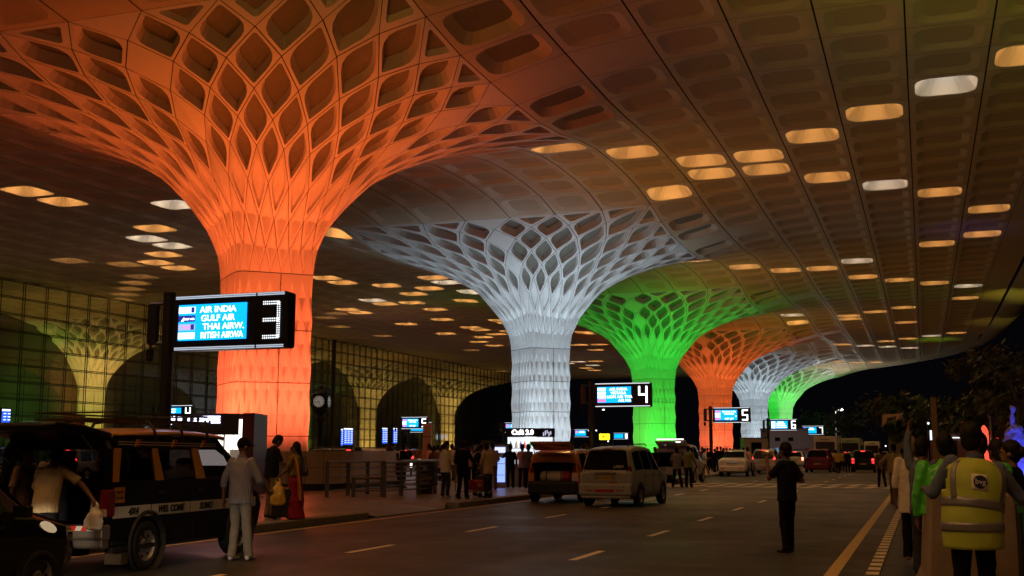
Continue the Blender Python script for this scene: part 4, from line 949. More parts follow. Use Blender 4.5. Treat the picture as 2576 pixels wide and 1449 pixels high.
# ---------------------------------------------------------------- grey SUV with raised tailgate
K = [(-2.2, .5, 1.05, 1.45, .80, .86, .80), (-2.1, .42, 1.08, 1.70, .83, .88, .76), (-1.7, .36, 1.1, 1.80, .85, .89, .73), (-.6, .34, 1.1, 1.84, .85, .89, .72), (.4, .34, 1.08, 1.78, .85, .885, .71), (1.1, .36, 1.05, 1.2, .85, .87, .78), (1.8, .38, .98, 1.06, .83, .84, .72), (2.2, .46, .76, .82, .7, .74, .6)]
e = car('suv_car', 'grey SUV with its tailgate raised, parked beyond the white MPV cab', 'car', (-12.0, 60.0, 0), R(1), dict(K=[(k[0], k[1], k[2] * 1.06, k[3] * 1.06, k[4] * 1.08, k[5] * 1.08, k[6] * 1.08) for k in K], r=.37, axles=(-1.35, 1.4), win=[(-1.9, -1.0, -1.0, -1.75), (-.9, .05, .03, -.9), (.12, .95, .6, .1)], handles=(-.7, .25), seams=(-.95, .1), mirror=1.05, hollow=True), greyp)
b = MB(); b.box((0, -1.1, 1.0), (1.55, .06, .9)); b.box((0, -1.6, .66), (1.5, 1.1, .06))
for x in (-.45, .45): b.rbox((x, -1.15, 1.52), (.32, .1, .22), .04, 'y')
b.build('cargo_bay', mat('cabin_dark'), e)
b = MB(); b.rbox((0, -2.26, .62), (1.78, .22, .42), .08, 'x'); b.build('bumper', greyp, e, bevel=.03)
for s in (-1, 1): slab('tail_lamp', [(s * .76, -2.22, .9), (s * .92, -2.1, .9), (s * .93, -2.08, 1.35), (s * .8, -2.2, 1.35)], tail_off, e, .03)
b = MB(); G_ = [(-.76, -2.0, 1.93), (.76, -2.0, 1.93), (.78, -2.7, 2.16), (.66, -3.15, 2.10), (-.66, -3.15, 2.10), (-.78, -2.7, 2.16)]
b.add(G_ + [(x, y + .03, z - .12) for x, y, z in G_], [(0, 1, 2, 3, 4, 5)[::-1], (6, 7, 8, 9, 10, 11)] + [(i, (i + 1) % 6, (i + 1) % 6 + 6, i + 6) for i in range(6)]); tg = b.build('tailgate', greyp, e, bevel=.03)
b = MB(); b.box((0, -2.75, 2.19), (1.35, .04, .05)); b.build('glint_bar', emat('edge_glint', (1, .95, .9), 2.2), tg)  # bright tailgate edge, its glint given as a glowing strip
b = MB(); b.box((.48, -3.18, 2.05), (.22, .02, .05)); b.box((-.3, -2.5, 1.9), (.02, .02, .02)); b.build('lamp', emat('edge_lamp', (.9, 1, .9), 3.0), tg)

# ---------------------------------------------------------------- black and yellow van taxi (nearest, left)
yel = paintm('taxi_yellow', (.42, .20, .02), .35); whs = mat('stripe_white', (.5, .49, .47), .5); vblk = mat('paint_van_black', (.003, .003, .005), .38, coat=.0, var=.3, bump=.12, scale=14, spec=.22)
VR = R(4.0); V = empty('van_taxi', (-10.83, 12.5, 0), VR, 'black and yellow van taxi with roof rack and raised tailgate at lower left', 'van')
HW, LV = .86, 4.15
def side(s, y, z):  # tumblehome above the belt
    return s * (HW - max(0, z - 1.22) * .13)
def spanel(name, poly, m, s, th=.04, off=0.0, parent=None):
    b = MB(); b.prism(poly, lambda y, z, t: (side(s, y, z) + s * (off - t), y, z), 0, th); return b.build(name, m, parent or V)
def rowz(y): return 1.80 + .06 * math.sin(min(1, max(0, y / 3.2)) * math.pi)
def arc(yc, r, n=10): return [(yc - r * math.cos(math.pi * i / n), .36 + r * math.sin(math.pi * i / n)) for i in range(n + 1)]
for s in (-1, 1):
    low = [(.02, .46), (.42, .40)] + arc(.86, .44)[0:] + [(1.34, .34), (3.0, .34)] + [(y, z) for y, z in arc(3.42, .42)] + [(4.0, .44), (4.1, .75), (4.0, .92), (3.35, 1.18), (.0, 1.22)]
    spanel('side_panel', low, vblk, s)
    spanel('side_rail', [(.08, 1.62), (2.75, 1.62), (3.0, 1.52), (3.08, 1.56), (2.75, 1.80), (.1, 1.82)], vblk, s)
    for (a, b_, c, d) in ((.0, .16, .28, .10), (1.02, 1.22, 1.13, .98), (2.1, 2.34, 2.2, 2.0)): spanel('pillar', [(a + .02, 1.2), (b_, 1.2), (c - .02, 1.64), (d, 1.64)], yel, s, .05, .006)
    spanel('windscreen_pillar', [(3.32, 1.16), (3.42, 1.16), (3.08, 1.58), (2.98, 1.54)], vblk, s, .05, .004)
    for (a, b_, c, d) in ((.16, 1.02, .99, .26), (1.22, 2.1, 2.02, 1.12), (2.34, 3.32, 3.0, 2.2)): spanel('side_window', [(a, 1.22), (b_, 1.22), (c, 1.62), (d, 1.62)], glassmat('van_glass', (.55, .55, .58), .05), s, .006, -.012)
    for z in (1.685, 1.72): spanel('roof_stripe', [(.2, z), (2.7, z - .02), (2.7, z - .008), (.2, z + .012)], mat('stripe_silver', (.35, .3, .3), .4), s, .004, .006)
    for y0 in (.55, 1.45, 2.25): 
        for k, m_ in enumerate((mat('stripe_gold', (.4, .24, .05), .5), mat('stripe_red', (.3, .03, .04), .5))): spanel('roof_stripe', [(y0 + k * .07, 1.66), (y0 + .04 + k * .07, 1.66), (y0 + .12 + k * .07, 1.76), (y0 + .08 + k * .07, 1.76)], m_, s, .004, .009)
    for k, (a, b_) in enumerate(((.06, .92), (.95, 1.92), (1.95, 2.92), (2.95, 3.9))):
        p = spanel('name_strip', [(a, .73), (b_, .73), (b_, .88), (a, .88)], whs, s, .006, .008)
        if s == 1:
            for tx, ys_, sz in (([('4X4', .5, .13)], [('WEL COME', 1.42, .13)], [('SUMO', 2.36, .13)], [('GOLD  0', 3.4, .12)])[k]) and [([('4X4', .5, .13)], [('WEL COME', 1.42, .13)], [('SUMO', 2.36, .13)], [('GOLD  0', 3.4, .12)])[k][0]]:
                text('lettering', tx, sz, ink, p, (HW + .012, ys_, .803), rot=(R(90), 0, R(90)), shear=.25, bold=.004)
    spanel('sill', [(.1, .3), (3.9, .3), (3.9, .36), (.1, .36)], trimb, s, .08)
    for a in (.98, 2.02, 3.0): spanel('door_seam', [(a, .4), (a + .012, .4), (a + .012, 1.2), (a, 1.2)], under, s, .003, .003)
    for a in (1.12, 2.16): spanel('door_handle', [(a, 1.02), (a + .16, 1.02), (a + .16, 1.055), (a, 1.055)], trimb, s, .03, .03)
    for wy in (.86, 3.42):
        wheel(V, s * (HW - .1), wy, .335, s, .21)
        b = MB(); b.lathe([(.36, s * (HW - .02)), (.42, s * (HW + .035)), (.45, s * (HW + .01))], (0, wy, .36), 24, 'x'); b.build('wheel_flare', trimb, V)
    spanel('mud_flap', [(.36, .12), (.52, .12), (.52, .36), (.36, .36)], mat('mud_flap', (.10, .06, .03), .7, var=.4), s, .25, -.05)
b = MB(); b.box((HW + .006, .18, 1.03), (.012, .22, .2)); st = b.build('permit_sticker', mat('sticker_orange', (.45, .22, .02), .5), V); st.data.transform(Matrix.Identity(4))
text('lettering', 'MH 01', .055, ink, st, (HW + .013, .18, 1.07), rot=(R(90), 0, R(90))); text('lettering', 'CT 1342', .045, ink, st, (HW + .013, .18, .99), rot=(R(90), 0, R(90)))
b = MB(); vs = []; ys = [0.05, .3, .9, 1.6, 2.3, 2.75, 3.0]
for y in ys:
    for x in (-1, -.9, -.5, 0, .5, .9, 1): vs.append((x * (HW - .075), y, rowz(y) + .075 * (1 - abs(x) ** 4)))
b.smooth = True; b.add(vs, [(i * 7 + j, i * 7 + j + 1, i * 7 + j + 8, i * 7 + j + 7) for i in range(6) for j in range(6)]); o = b.build('roof', yel, V); md = o.modifiers.new('t', 'SOLIDIFY'); md.thickness = .05
b = MB(); b.add([(-.78, 3.36, 1.16), (.78, 3.36, 1.16), (.72, 2.98, 1.62), (-.72, 2.98, 1.62)], [(0, 1, 2, 3)]); b.build('windscreen', glassmat('van_glass'), V)
b = MB(); b.add([(-.8, 3.36, 1.17), (.8, 3.36, 1.17), (.8, 4.0, .94), (-.8, 4.0, .94), (-.74, 4.12, .78), (.74, 4.12, .78), (.74, 4.12, .42), (-.74, 4.12, .42)], [(0, 1, 2, 3), (3, 2, 5, 4), (4, 5, 6, 7)]); b.build('bonnet', vblk, V)
b = MB(); b.box((0, 2.1, .42), (1.62, 3.9, .08)); b.box((0, 3.2, .8), (1.6, .08, .8)); b.build('floor', under, V)
for y, w_ in ((.75, .5), (1.75, .5), (2.55, .5)):
    for x in (-.4, .4):
        b = MB(); b.rbox((x, y, 1.0), (.56, .14, .62), .08, 'y'); b.rbox((x, y + .2, .72), (.56, .5, .14), .05, 'z'); b.rbox((x, y, 1.40), (.3, .1, .2), .08, 'y'); b.build('seat', mat('van_seat', (.02, .02, .035), .8), V)
b = MB(); b.lathe([(.18, 0), (.2, .01), (.18, .02)], n=18); o = b.build('steering_wheel', trimb, V); o.location = (.4, 2.95, 1.1); o.rotation_euler = (R(-60), 0, 0)
b = MB(); b.rbox((0, -.05, .56), (1.72, .2, .2), .05, 'x'); b.rbox((0, -.02, .42), (1.66, .16, .14), .04, 'x'); bp = b.build('rear_bumper', mat('bumper_steel', (.32, .28, .26), .3, .7), V, bevel=.02)
for i in range(16):
    b = MB(); x = -.72 + i * .09; b.add([(x, -.153, .585), (x + .09, -.153, .585), (x + .12, -.153, .645), (x + .03, -.153, .645)], [(0, 1, 2, 3)]); b.build('chevron', mat('chev_white', (.85, .85, .85), .4) if i % 2 else mat('chev_red', (.7, .02, .01), .4), bp)
for s in (-1, 1):
    b = MB(); b.rbox((s * (HW - .045), .0, .93), (.12, .15, .36), .03, 'y'); tl = b.build('tail_lamp', tail_off, V); b = MB(); b.rbox((s * (HW - .045), -.08, .81), (.1, .02, .1), .02, 'y'); b.build('reverse_lens', mat('lens_clear', (.5, .45, .42), .15), tl)
    b = MB(); b.tube([(s * (HW - .05), .02, 1.1), (s * (HW - .09), .04, 1.62), (s * (HW - .2), .04, 1.78)], .06, 6); b.build('rear_pillar', vblk, V)
b = MB(); b.box((0, .03, 1.78), (1.45, .08, .1)); b.build('rear_header', vblk, V)
b = MB(); b.tube([(-.4, .05, .33), (.4, .05, .33)], .05); b.cyl((-.0, .3, .32), .3, .18, 20); b.build('spare_wheel', under, V)
b = MB(); G_ = [(-.78, .1, 1.84), (.78, .1, 1.84), (.80, -.5, 1.93), (.76, -1.02, 1.97), (.6, -1.12, 1.94), (-.6, -1.12, 1.94), (-.76, -1.02, 1.97), (-.80, -.5, 1.93)]
b.add(G_ + [(x, y, z - .10) for x, y, z in G_], [tuple(range(8))[::-1], tuple(range(8, 16))] + [(i, (i + 1) % 8, (i + 1) % 8 + 8, i + 8) for i in range(8)]); tg = b.build('tailgate', vblk, V, bevel=.03)
b = MB(); b.box((0, -.35, 1.83), (1.2, .5, .012)); o = b.build('tailgate_window', glz, tg)
for s in (-1, 1): b = MB(); b.tube([(s * .72, .02, 1.42), (s * .72, -.55, 1.86)], .012, 6); b.build('gas_strut', steel, V)
b = MB()
for s in (-1, 1):
    b.tube([(s * .62, .35, 2.03), (s * .62, 2.75, 2.03)], .018, 6); b.tube([(s * .62, .35, 2.12), (s * .62, 2.75, 2.12)], .014, 6)
for y in (.35, .8, 1.25, 1.7, 2.2, 2.75): b.tube([(-.62, y, 2.03), (.62, y, 2.03)], .014, 6)
for y in (.35, 2.75): b.tube([(-.62, y, 2.12), (.62, y, 2.12)], .014, 6)
for x in (-.3, 0, .3): b.tube([(x, .35, 2.03), (x, 2.75, 2.03)], .01, 6)
for y in (1.05, 1.75, 2.45):
    for s in (-1, 1): b.tube([(s * .5, y, 2.03), (s * .68, y, 2.01), (s * .77, y + .02, 1.9), (s * .80, y + .03, 1.74)], .022, 6)
b.build('roof_rack', mat('rack_black', (.02, .02, .02), .35, .6), V)
b = MB(); b.rbox((HW + .12, 3.0, 1.22), (.2, .1, .16), .03, 'y'); b.build('side_mirror', vblk, V)

# ---------------------------------------------------------------- black car, lower left corner
e = hatch('glossy black car nose with a lit headlamp at the lower left corner', (-9.67, 8.95, 0), R(0), black, tallk=1.0, wide=1.0)
for s in (-1, 1):
    b = MB(); n0 = len(b.v); b.ball((0, 0, 0), 1, 16, 10, (.10, .34, .085)); b.v[n0:] = [(s * .655 + p[0] - s * p[1] * .38, 1.45 + p[1], .735 + p[2] - p[1] * .30) for p in b.v[n0:]]; b.build('headlamp_lens', emat('headlamp_glow', (1, .72, .42), .42), e)
    b = MB(); b.rbox((s * .765, 1.25, .62), (.02, .1, .05), .02, 'x'); b.build('side_repeater', mat('amber_lens', (.6, .15, .02), .2), e)
    spot('headlight', (s * .6, 1.9, .7), (s * .6 - .9, 6, .15), 40, (1, .8, .55), 42, .6, .06, e)
spot('headlight', (-9.1, 10.85, .72), (-9.6, 14.9, .08), 95, (1, .84, .62), 26, .7, .05)
# ================================================================ people
SK = mat('skin', (.17, .08, .045), .5, var=.08); SKL = mat('skin_light', (.26, .13, .08), .5, var=.08); HAIR = mat('hair_black', (.006, .005, .005), .6, var=.3, scale=40, spec=.2); GREYH = mat('hair_grey', (.22, .18, .15), .6, var=.3, scale=40)
eyem = mat('eye_dark', (.01, .008, .008), .2); lipm = mat('lip', (.16, .05, .04), .5)
CL = {}
def cloth(n, c, r=.85): return mat('cloth_' + n, c, r, var=.22, scale=18, bump=.3, spec=.12)
def stripes(n, c1, c2, sc, axis):
    if 'cloth_' + n in MATS: return MATS['cloth_' + n]
    m = cloth(n, c1); nt = m.node_tree; N = nt.nodes; L = nt.links; b = N['Principled BSDF']
    wv = N.new('ShaderNodeTexWave'); wv.wave_type = 'BANDS'; wv.bands_direction = axis; wv.inputs['Scale'].default_value = sc; wv.inputs['Distortion'].default_value = .4
    tc = N.new('ShaderNodeTexCoord'); L.new(tc.outputs['Object'], wv.inputs['Vector']); mx = N.new('ShaderNodeMix'); mx.data_type = 'RGBA'
    mx.inputs[6].default_value = tuple(c1) + (1,); mx.inputs[7].default_value = tuple(c2) + (1,); L.new(wv.outputs['Fac'], mx.inputs[0]); L.new(mx.outputs[2], b.inputs['Base Color']); return m
def caps(b, p, q, r0, r1, n=10):
    p, q = Vector(p), Vector(q); b.tube([p, q], [r0, r1], n); b.ball(p, r0, n, 6); b.ball(q, r1, n, 6)
def loft(b, secs, n=18, cap=True):
    """secs: (center, rx, ry) ellipses in planes of constant height"""
    vs = []
    for c, rx, ry in secs:
        for j in range(n): t = 2 * math.pi * j / n; vs.append((c[0] + rx * math.cos(t), c[1] + ry * math.sin(t), c[2]))
    k = len(secs); fs = [(i * n + j, i * n + (j + 1) % n, (i + 1) * n + (j + 1) % n, (i + 1) * n + j) for i in range(k - 1) for j in range(n)]
    if cap: fs += [tuple(range(n - 1, -1, -1)), tuple((k - 1) * n + j for j in range(n))]
    b.add(vs, fs)
def fuse(b, name, m, parent, vs, it=3, wr=0.0, extra=None):
    """union of overlapping closed shapes into one smooth continuous surface"""
    me = b.mesh(name, m); o = bpy.data.objects.new('tmp', me)
    r = o.modifiers.new('r', 'REMESH'); r.mode = 'VOXEL'; r.voxel_size = vs; r.use_smooth_shade = True
    s_ = o.modifiers.new('s', 'SMOOTH'); s_.factor = .5; s_.iterations = it
    me2 = bake(o); bpy.data.meshes.remove(me)
    if wr:
        cs = [v.co + v.normal * wr * (noise.noise(v.co * Vector((9, 9, 4.5)).x if False else Vector((v.co.x * 11, v.co.y * 11, v.co.z * 6.5))) + .5 * noise.noise(Vector((v.co.x * 24, v.co.y * 24, v.co.z * 14)))) for v in me2.vertices]
        for v, c in zip(me2.vertices, cs): v.co = c
    if extra and extra.v:
        bm = bmesh.new(); bm.from_mesh(me2); ex = extra.mesh('x', m); bm.from_mesh(ex); bm.to_mesh(me2); bm.free()
    me2.name = name; me2.materials.clear(); me2.materials.append(m)
    for p in me2.polygons: p.use_smooth = True
    return link(name, me2, parent)
def person(label, pos, rz, H=1.72, shirt=None, sleeve='short', hem=.86, bottom=None, shoe=None, hair='short', lean=0.0, side=0.0, arms=None, legs=None, head=(0, 0), skin=SK, vs=.014, wr=.009, skirt=None, hairm=HAIR, girth=1.0, group=None, sx=1.0, hold=None, collar=None, untuck=True, vest=None, hatm=None, child=False):
    k = H / 1.72; e = empty('person', pos, rz, label, 'person', group)
    V3 = Vector
    rl = Matrix.Rotation(-lean, 3, 'X') @ Matrix.Rotation(side, 3, 'Y'); PV = V3((0, 0, .94))
    def U(p): return PV + rl @ (V3(p) - PV)
    neck = U((0, -.005, 1.45)); hc = neck + rl @ V3((0, .02, .155)); hd = Matrix.Rotation(head[1], 3, 'Z') @ Matrix.Rotation(-head[0], 3, 'X'); hd = Matrix.Rotation(-lean * .5, 3, 'X') @ hd
    hc = neck + Matrix.Rotation(-lean * .6 - head[0] * .5, 3, 'X') @ V3((0, .02, .155))
    def HP(p): return hc + hd @ V3(p)
    sh = [U((-.172 * girth, -.01, 1.395)), U((.172 * girth, -.01, 1.395))]
    if arms is None: arms = [((-.06, -.02, -.29), (.0, .05, -.245)), ((.06, -.02, -.29), (.0, .05, -.245))]
    if legs is None: legs = [((-.10, .02, .50), (-.11, -.02, .08)), ((.10, .02, .50), (.11, -.02, .08))]
    el = [sh[i] + V3(arms[i][0]) for i in (0, 1)]; wr_ = [el[i] + V3(arms[i][1]) for i in (0, 1)]
    hip = [V3((-.09, 0, .90)), V3((.09, 0, .90))]
    sc = lambda b: [setattr(b, 'v', [tuple(V3(p) * k) for p in b.v])]
    # ---- body (skin), one continuous surface
    b = MB(); X = MB()
    tor = [((0, 0, .90), .15, .10), ((0, 0, 1.05), .135, .095), ((0, 0, 1.2), .155, .105), ((0, 0, 1.34), .16, .10), ((0, 0, 1.43), .09, .07)]
    n0 = len(b.v); loft(b, tor); b.v[n0:] = [tuple(U(p)) for p in b.v[n0:]]
    caps(b, U((0, -.01, 1.40)), neck + (hc - neck) * .55, .058, .052)
    n0 = len(b.v); b.ball((0, 0, .025), .098, 16, 12, (.80, .98, 1.16)); b.ball((0, .045, -.055), .062, 12, 8, (.85, .8, .85)); b.ball((0, .098, -.012), .016, 8, 6, (.9, 1.1, 1.5)); b.ball((0, .075, .03), .045, 10, 6, (1.3, .5, .35))
    for s in (-1, 1): b.ball((s * .082, -.005, -.005), .026, 8, 6, (.45, .8, 1.2))
    b.v[n0:] = [tuple(HP(p)) for p in b.v[n0:]]
    for i, s in ((0, -1), (1, 1)):
        caps(b, sh[i] + V3((-s * .02, 0, 0)), el[i], .052, .040); caps(b, el[i], wr_[i], .040, .027)
        d = (wr_[i] - el[i]).normalized(); sd = d.cross(V3((0, 0, 1))) if abs(d.z) < .9 else V3((0, 1, 0)); sd = (sd - d * sd.dot(d)).normalized(); nn = d.cross(sd)
        cu = arms[i][2] if len(arms[i]) > 2 else .35
        palm = wr_[i] + d * .05; caps(b, wr_[i], wr_[i] + d * .085 + sd * .018, .027, .022); caps(b, wr_[i] + d * .02, wr_[i] + d * .08 - sd * .02, .024, .020)
        inw = nn * (1 if nn.x * -s > 0 else -1)
        for f, (o_, l) in enumerate(((.032, .072), (.011, .082), (-.011, .076), (-.031, .058))):
            p0 = wr_[i] + d * .085 + sd * o_; d1 = (d * math.cos(cu) + inw * math.sin(cu)); d2 = (d * math.cos(cu * 2.4) + inw * math.sin(cu * 2.4))
            X.tube([p0 - d * .02, p0, p0 + d1 * l * .5, p0 + d1 * l * .5 + d2 * l * .5], [.009, .0092, .0082, .006], 6)
        X.tube([wr_[i] + d * .03 + sd * .028, wr_[i] + d * .06 + sd * .05 + inw * .012, wr_[i] + d * .095 + sd * .052 + inw * .022], [.0115, .0105, .0075], 6)
        caps(b, hip[i], V3(legs[i][0]), .078, .052); caps(b, V3(legs[i][0]), V3(legs[i][1]), .054, .036)
        a = V3(legs[i][1]); caps(b, a, a + V3((0, .12, -.045)), .036, .026)
    sc(b); sc(X)
    body = fuse(b, 'body', skin, e, vs * 1.0, 2, 0, X)
    # ---- face details
    f = MB()
    for s in (-1, 1): f.ball(HP((s * .032, .086, .022)), .011, 8, 6)
    sc(f); f.build('eyes', eyem, e); f = MB(); f.ball(HP((0, .094, -.058)), .018, 8, 6, (1.2, .4, .35)); sc(f); f.build('mouth', lipm, e)
    # ---- hair
    b = MB(); n0 = 0
    if hair == 'cap':
        b.ball((0, -.012, .045), .106, 14, 10, (.84, 1.0, 1.0)); b.ball((0, .10, .05), .055, 10, 6, (1.1, 1.4, .18))
    elif hair != 'bald':
        b.ball((0, -.016, .045), .108, 14, 10, (.84, .98, 1.08)); b.ball((0, -.04, -.01), .088, 12, 8, (.95, .8, 1.1))
        if hair in ('long', 'pony', 'braid'):
            b.ball((0, -.07, -.03), .07, 10, 8, (1.1, .7, 1.5))
            if hair == 'long': b.tube([(0, -.07, 0), (0, -.10, -.14), (0, -.10, -.30), (0, -.08, -.42)], [.08, .085, .07, .03], 10)
            if hair == 'pony': b.tube([(0, -.09, .03), (0, -.15, -.03), (0, -.17, -.16), (0, -.15, -.27)], [.03, .045, .04, .012], 8)
            if hair == 'braid': b.tube([(0, -.08, -.02), (0, -.12, -.2), (0, -.13, -.45), (0, -.12, -.62)], [.05, .035, .028, .012], 8)
        if hair == 'bun': b.ball((0, -.12, .02), .06, 10, 8)
        # keep the face clear
    b.v = [tuple(HP((p[0], min(p[1], .098 - .9 * max(0, .065 - p[2])) if hair != 'cap' and p[2] < .075 else p[1], p[2]))) for p in b.v]
    if hair != 'bald': sc(b); fuse(b, 'cap' if hair == 'cap' else 'hair', hatm or hairm, e, max(.010, vs * .9), 2, .004)
    # ---- bottoms
    if bottom:
        b = MB(); g_ = girth; loft(b, [((0, 0, .80), .155 * g_, .115), ((0, 0, .92), .165 * g_, .122), ((0, 0, 1.02), .15 * g_, .11)])
        for i in (0, 1):
            caps(b, hip[i] + V3((0, 0, -.03)), V3(legs[i][0]), .094, .070); a = V3(legs[i][1]); kn = V3(legs[i][0]); b.tube([kn, kn + (a - kn) * .6, a + V3((0, 0, -.03))], [.070, .064, .066], 12); b.ball(kn, .07, 12, 6)
        sc(b); fuse(b, 'trousers', bottom, e, vs, 2, wr)
    if skirt:
        b = MB(); loft(b, [((0, .0, .03), .20, .22), ((0, 0, .3), .18, .19), ((0, 0, .6), .175, .165), ((0, 0, .85), .19, .145), ((0, 0, 1.0), .15, .115)]); sc(b); fuse(b, 'skirt', skirt, e, vs, 2, wr * 1.6)
    if shoe is not None:
        for i in (0, 1):
            b = MB(); a = V3(legs[i][1]); hx = V3((a.x, a.y, a.z - .08)); b.ball(hx + V3((0, -.02, .055)), .047, 10, 6, (.9, 1, 1.1)); caps(b, hx + V3((0, -.03, .04)), hx + V3((0, .10, .033)), .038, .036); b.ball(hx + V3((0, .15, .028)), .036, 10, 6, (1.05, 1.2, .75)); b.v = [(p[0], p[1], max(p[2], hx.z + .002)) for p in b.v]; sc(b); fuse(b, 'shoe', shoe, e, max(.010, vs * .8), 1, 0)
    # ---- shirt
    if shirt:
        b = MB(); g_ = girth; w_ = sx
        secs = [((0, 0, hem), .19 * g_ * w_, .145 * w_), ((0, 0, max(hem + .06, .98)), .180 * g_ * w_, .135 * w_), ((0, 0, 1.12), .175 * g_ * w_, .132 * w_), ((0, 0, 1.27), .185 * g_, .132), ((0, 0, 1.37), .165 * g_, .11), ((0, 0, 1.435), .085, .075), ((0, 0, 1.465), .066, .062)]
        def T(p): return U(p) if p[2] > .94 else V3((p[0], p[1], p[2]))
        loft(b, secs); b.v = [tuple(T(p)) for p in b.v]
        for i, s in ((0, -1), (1, 1)):
            caps(b, sh[i] + V3((-s * .02, 0, -.005)), sh[i] + (el[i] - sh[i]) * (.62 if sleeve == 'short' else 1.0), .070, .060 if sleeve == 'short' else .054)
            if sleeve == 'short': p1 = sh[i] + (el[i] - sh[i]) * .60; b.tube([p1, sh[i] + (el[i] - sh[i]) * .80], [.064, .068], 12)
            if sleeve in ('long', 'roll'):
                t = .92 if sleeve == 'long' else .35; b.tube([el[i], el[i] + (wr_[i] - el[i]) * t], [.054, .043 if sleeve == 'long' else .052], 12)
        sc(b); fuse(b, 'shirt', shirt, e, vs, 2, wr)
        if collar: b = MB(); b.lathe([(.058, -.02), (.068, .0), (.064, .035), (.056, .03)], (0, 0, 0), 14); b.v = [tuple((neck + V3(p) + V3((0, 0, .01)))) for p in b.v]; sc(b); b.build('collar', collar, e)
    return dict(e=e, k=k, wr=wr_, el=el, sh=sh, U=U, hc=hc, HP=HP, body=body, W=lambda p: e.matrix_basis @ (Vector(p) * k))
tee = lambda n, c: cloth(n, c)
jeans = cloth('jeans', (.03, .035, .06)); blk = cloth('black', (.005, .005, .006)); dkt = cloth('dark', (.013, .012, .014)); khaki = cloth('khaki', (.16, .12, .075)); beige = cloth('beige', (.50, .41, .25)); wht = cloth('white', (.60, .57, .52)); navy = cloth('navy', (.009, .009, .02)); gry = cloth('grey', (.13, .115, .10)); pink = cloth('pink', (.52, .30, .24)); limec = cloth('lime', (.30, .36, .12)); yelc = cloth('yellow', (.55, .33, .03)); brn = cloth('brown', (.14, .065, .035)); cremec = cloth('creme', (.48, .38, .28))
blues = cloth('bluegrey', (.10, .13, .2)); redc = cloth('red', (.28, .02, .03)); shoeb = mat('shoe_black', (.015, .014, .013), .4); shoew = mat('shoe_white', (.6, .57, .52), .5)
hang = lambda s, o=.05, f=.05: ((s * o, -.02, -.29), (0, f, -.245))
N_ = .013
# --- man in striped shirt beside the van
person('man in a striped shirt, pale trousers and dark cap seen from behind beside the van', gp(600, 1410), R(0), 1.78, stripes('stripe', (.36, .36, .44), (.07, .07, .13), 21, 'X'), 'roll', .80, cloth('stone', (.24, .215, .18)), shoew, 'cap', .03, arms=[((-.11, .0, -.28), (-.03, .04, -.24)), ((.12, .02, -.27), (.0, .2, -.14))], legs=[((-.09, .03, .5), (-.10, -.03, .08)), ((.10, .02, .50), (.13, .05, .08))], head=(.15, -.55), hatm=blk, vs=N_, girth=1.02, collar=cloth('stripecol', (.22, .22, .30)))
# --- man bending into the van with a bag
P1 = person('man in a beige tee shirt bending into the open back of the van', (-10.58, 12.06, 0), R(6), 1.70, beige, 'short', .84, dkt, shoeb, 'short', .36, side=-.10, arms=[((-.12, .14, -.26), (-.06, .10, -.24), .5), ((.23, .10, -.20), (.17, -.02, -.17), .9)], legs=[((-.10, .10, .5), (-.12, .02, .08)), ((.13, .0, .50), (.22, -.04, .08))], head=(.5, .35), vs=N_)
# --- couple on the pavement
person('man in a navy shirt and khaki trousers looking down at his phone on the pavement', gp(680, 1303, .15), R(-28), 1.80, navy, 'short', .84, khaki, shoeb, 'short', .08, arms=[((-.08, .02, -.28), (.10, .24, .01), .7), ((.07, .05, -.28), (-.04, .26, .03), .8)], head=(.75, -.1), vs=N_, collar=navy)
P6 = person('woman in an orange and red sari with a long braid, holding a yellow bag', gp(742, 1307, .15), R(88), 1.62, cloth('blouse', (.14, .13, .02)), 'short', .98, hair='braid', arms=[((-.05, .10, -.26), (-.02, .20, -.16), .9), ((.07, .0, -.26), (.0, .08, -.22))], skirt=cloth('sari_red', (.22, .012, .03)), head=(.05, 0), vs=N_, legs=[((-.07, .02, .46), (-.07, -.02, .08)), ((.07, .02, .46), (.07, -.02, .08))], wr=.014, shoe=mat('sandal', (.2, .12, .08), .6))
b = MB(); k6 = P6['k']; U6 = P6['U']
path = [((.10, .10, .62), .05), ((-.10, .15, .84), .07), ((.02, .145, 1.02), .09), ((.10, .13, 1.18), .09), ((.15, .06, 1.36), .085), ((.17, -.05, 1.41), .085), ((.16, -.13, 1.25), .10), ((.14, -.17, .98), .12), ((.11, -.19, .66), .13), ((.10, -.19, .40), .12)]
vs_ = []
for (p, w_) in path:
    for q in (-1, -.5, 0, .5, 1): vs_.append(Vector((-p[0] - q * w_ * .8, p[1] + .025 * (1 - q * q) * (1 if p[1] > 0 else -1), p[2] + q * w_ * .45)) * k6)
b.smooth = True; b.add(vs_, [(i * 5 + j, i * 5 + j + 1, i * 5 + j + 6, i * 5 + j + 5) for i in range(len(path) - 1) for j in range(4)])
o = b.build('sari_drape', cloth('sari_orange', (.55, .10, .015)), P6['e']); md = o.modifiers.new('t', 'SOLIDIFY'); md.thickness = .018; md = o.modifiers.new('s', 'SUBSURF'); md.levels = md.render_levels = 2
b = MB(); b.tube([Vector((-p[0][0], p[0][1], p[0][2])) * k6 + Vector((-.055, .02 if p[0][1] > 0 else -.03, .03)) for p in path], .016, 6); b.build('sari_border', cloth('sari_gold', (.45, .30, .08)), o)
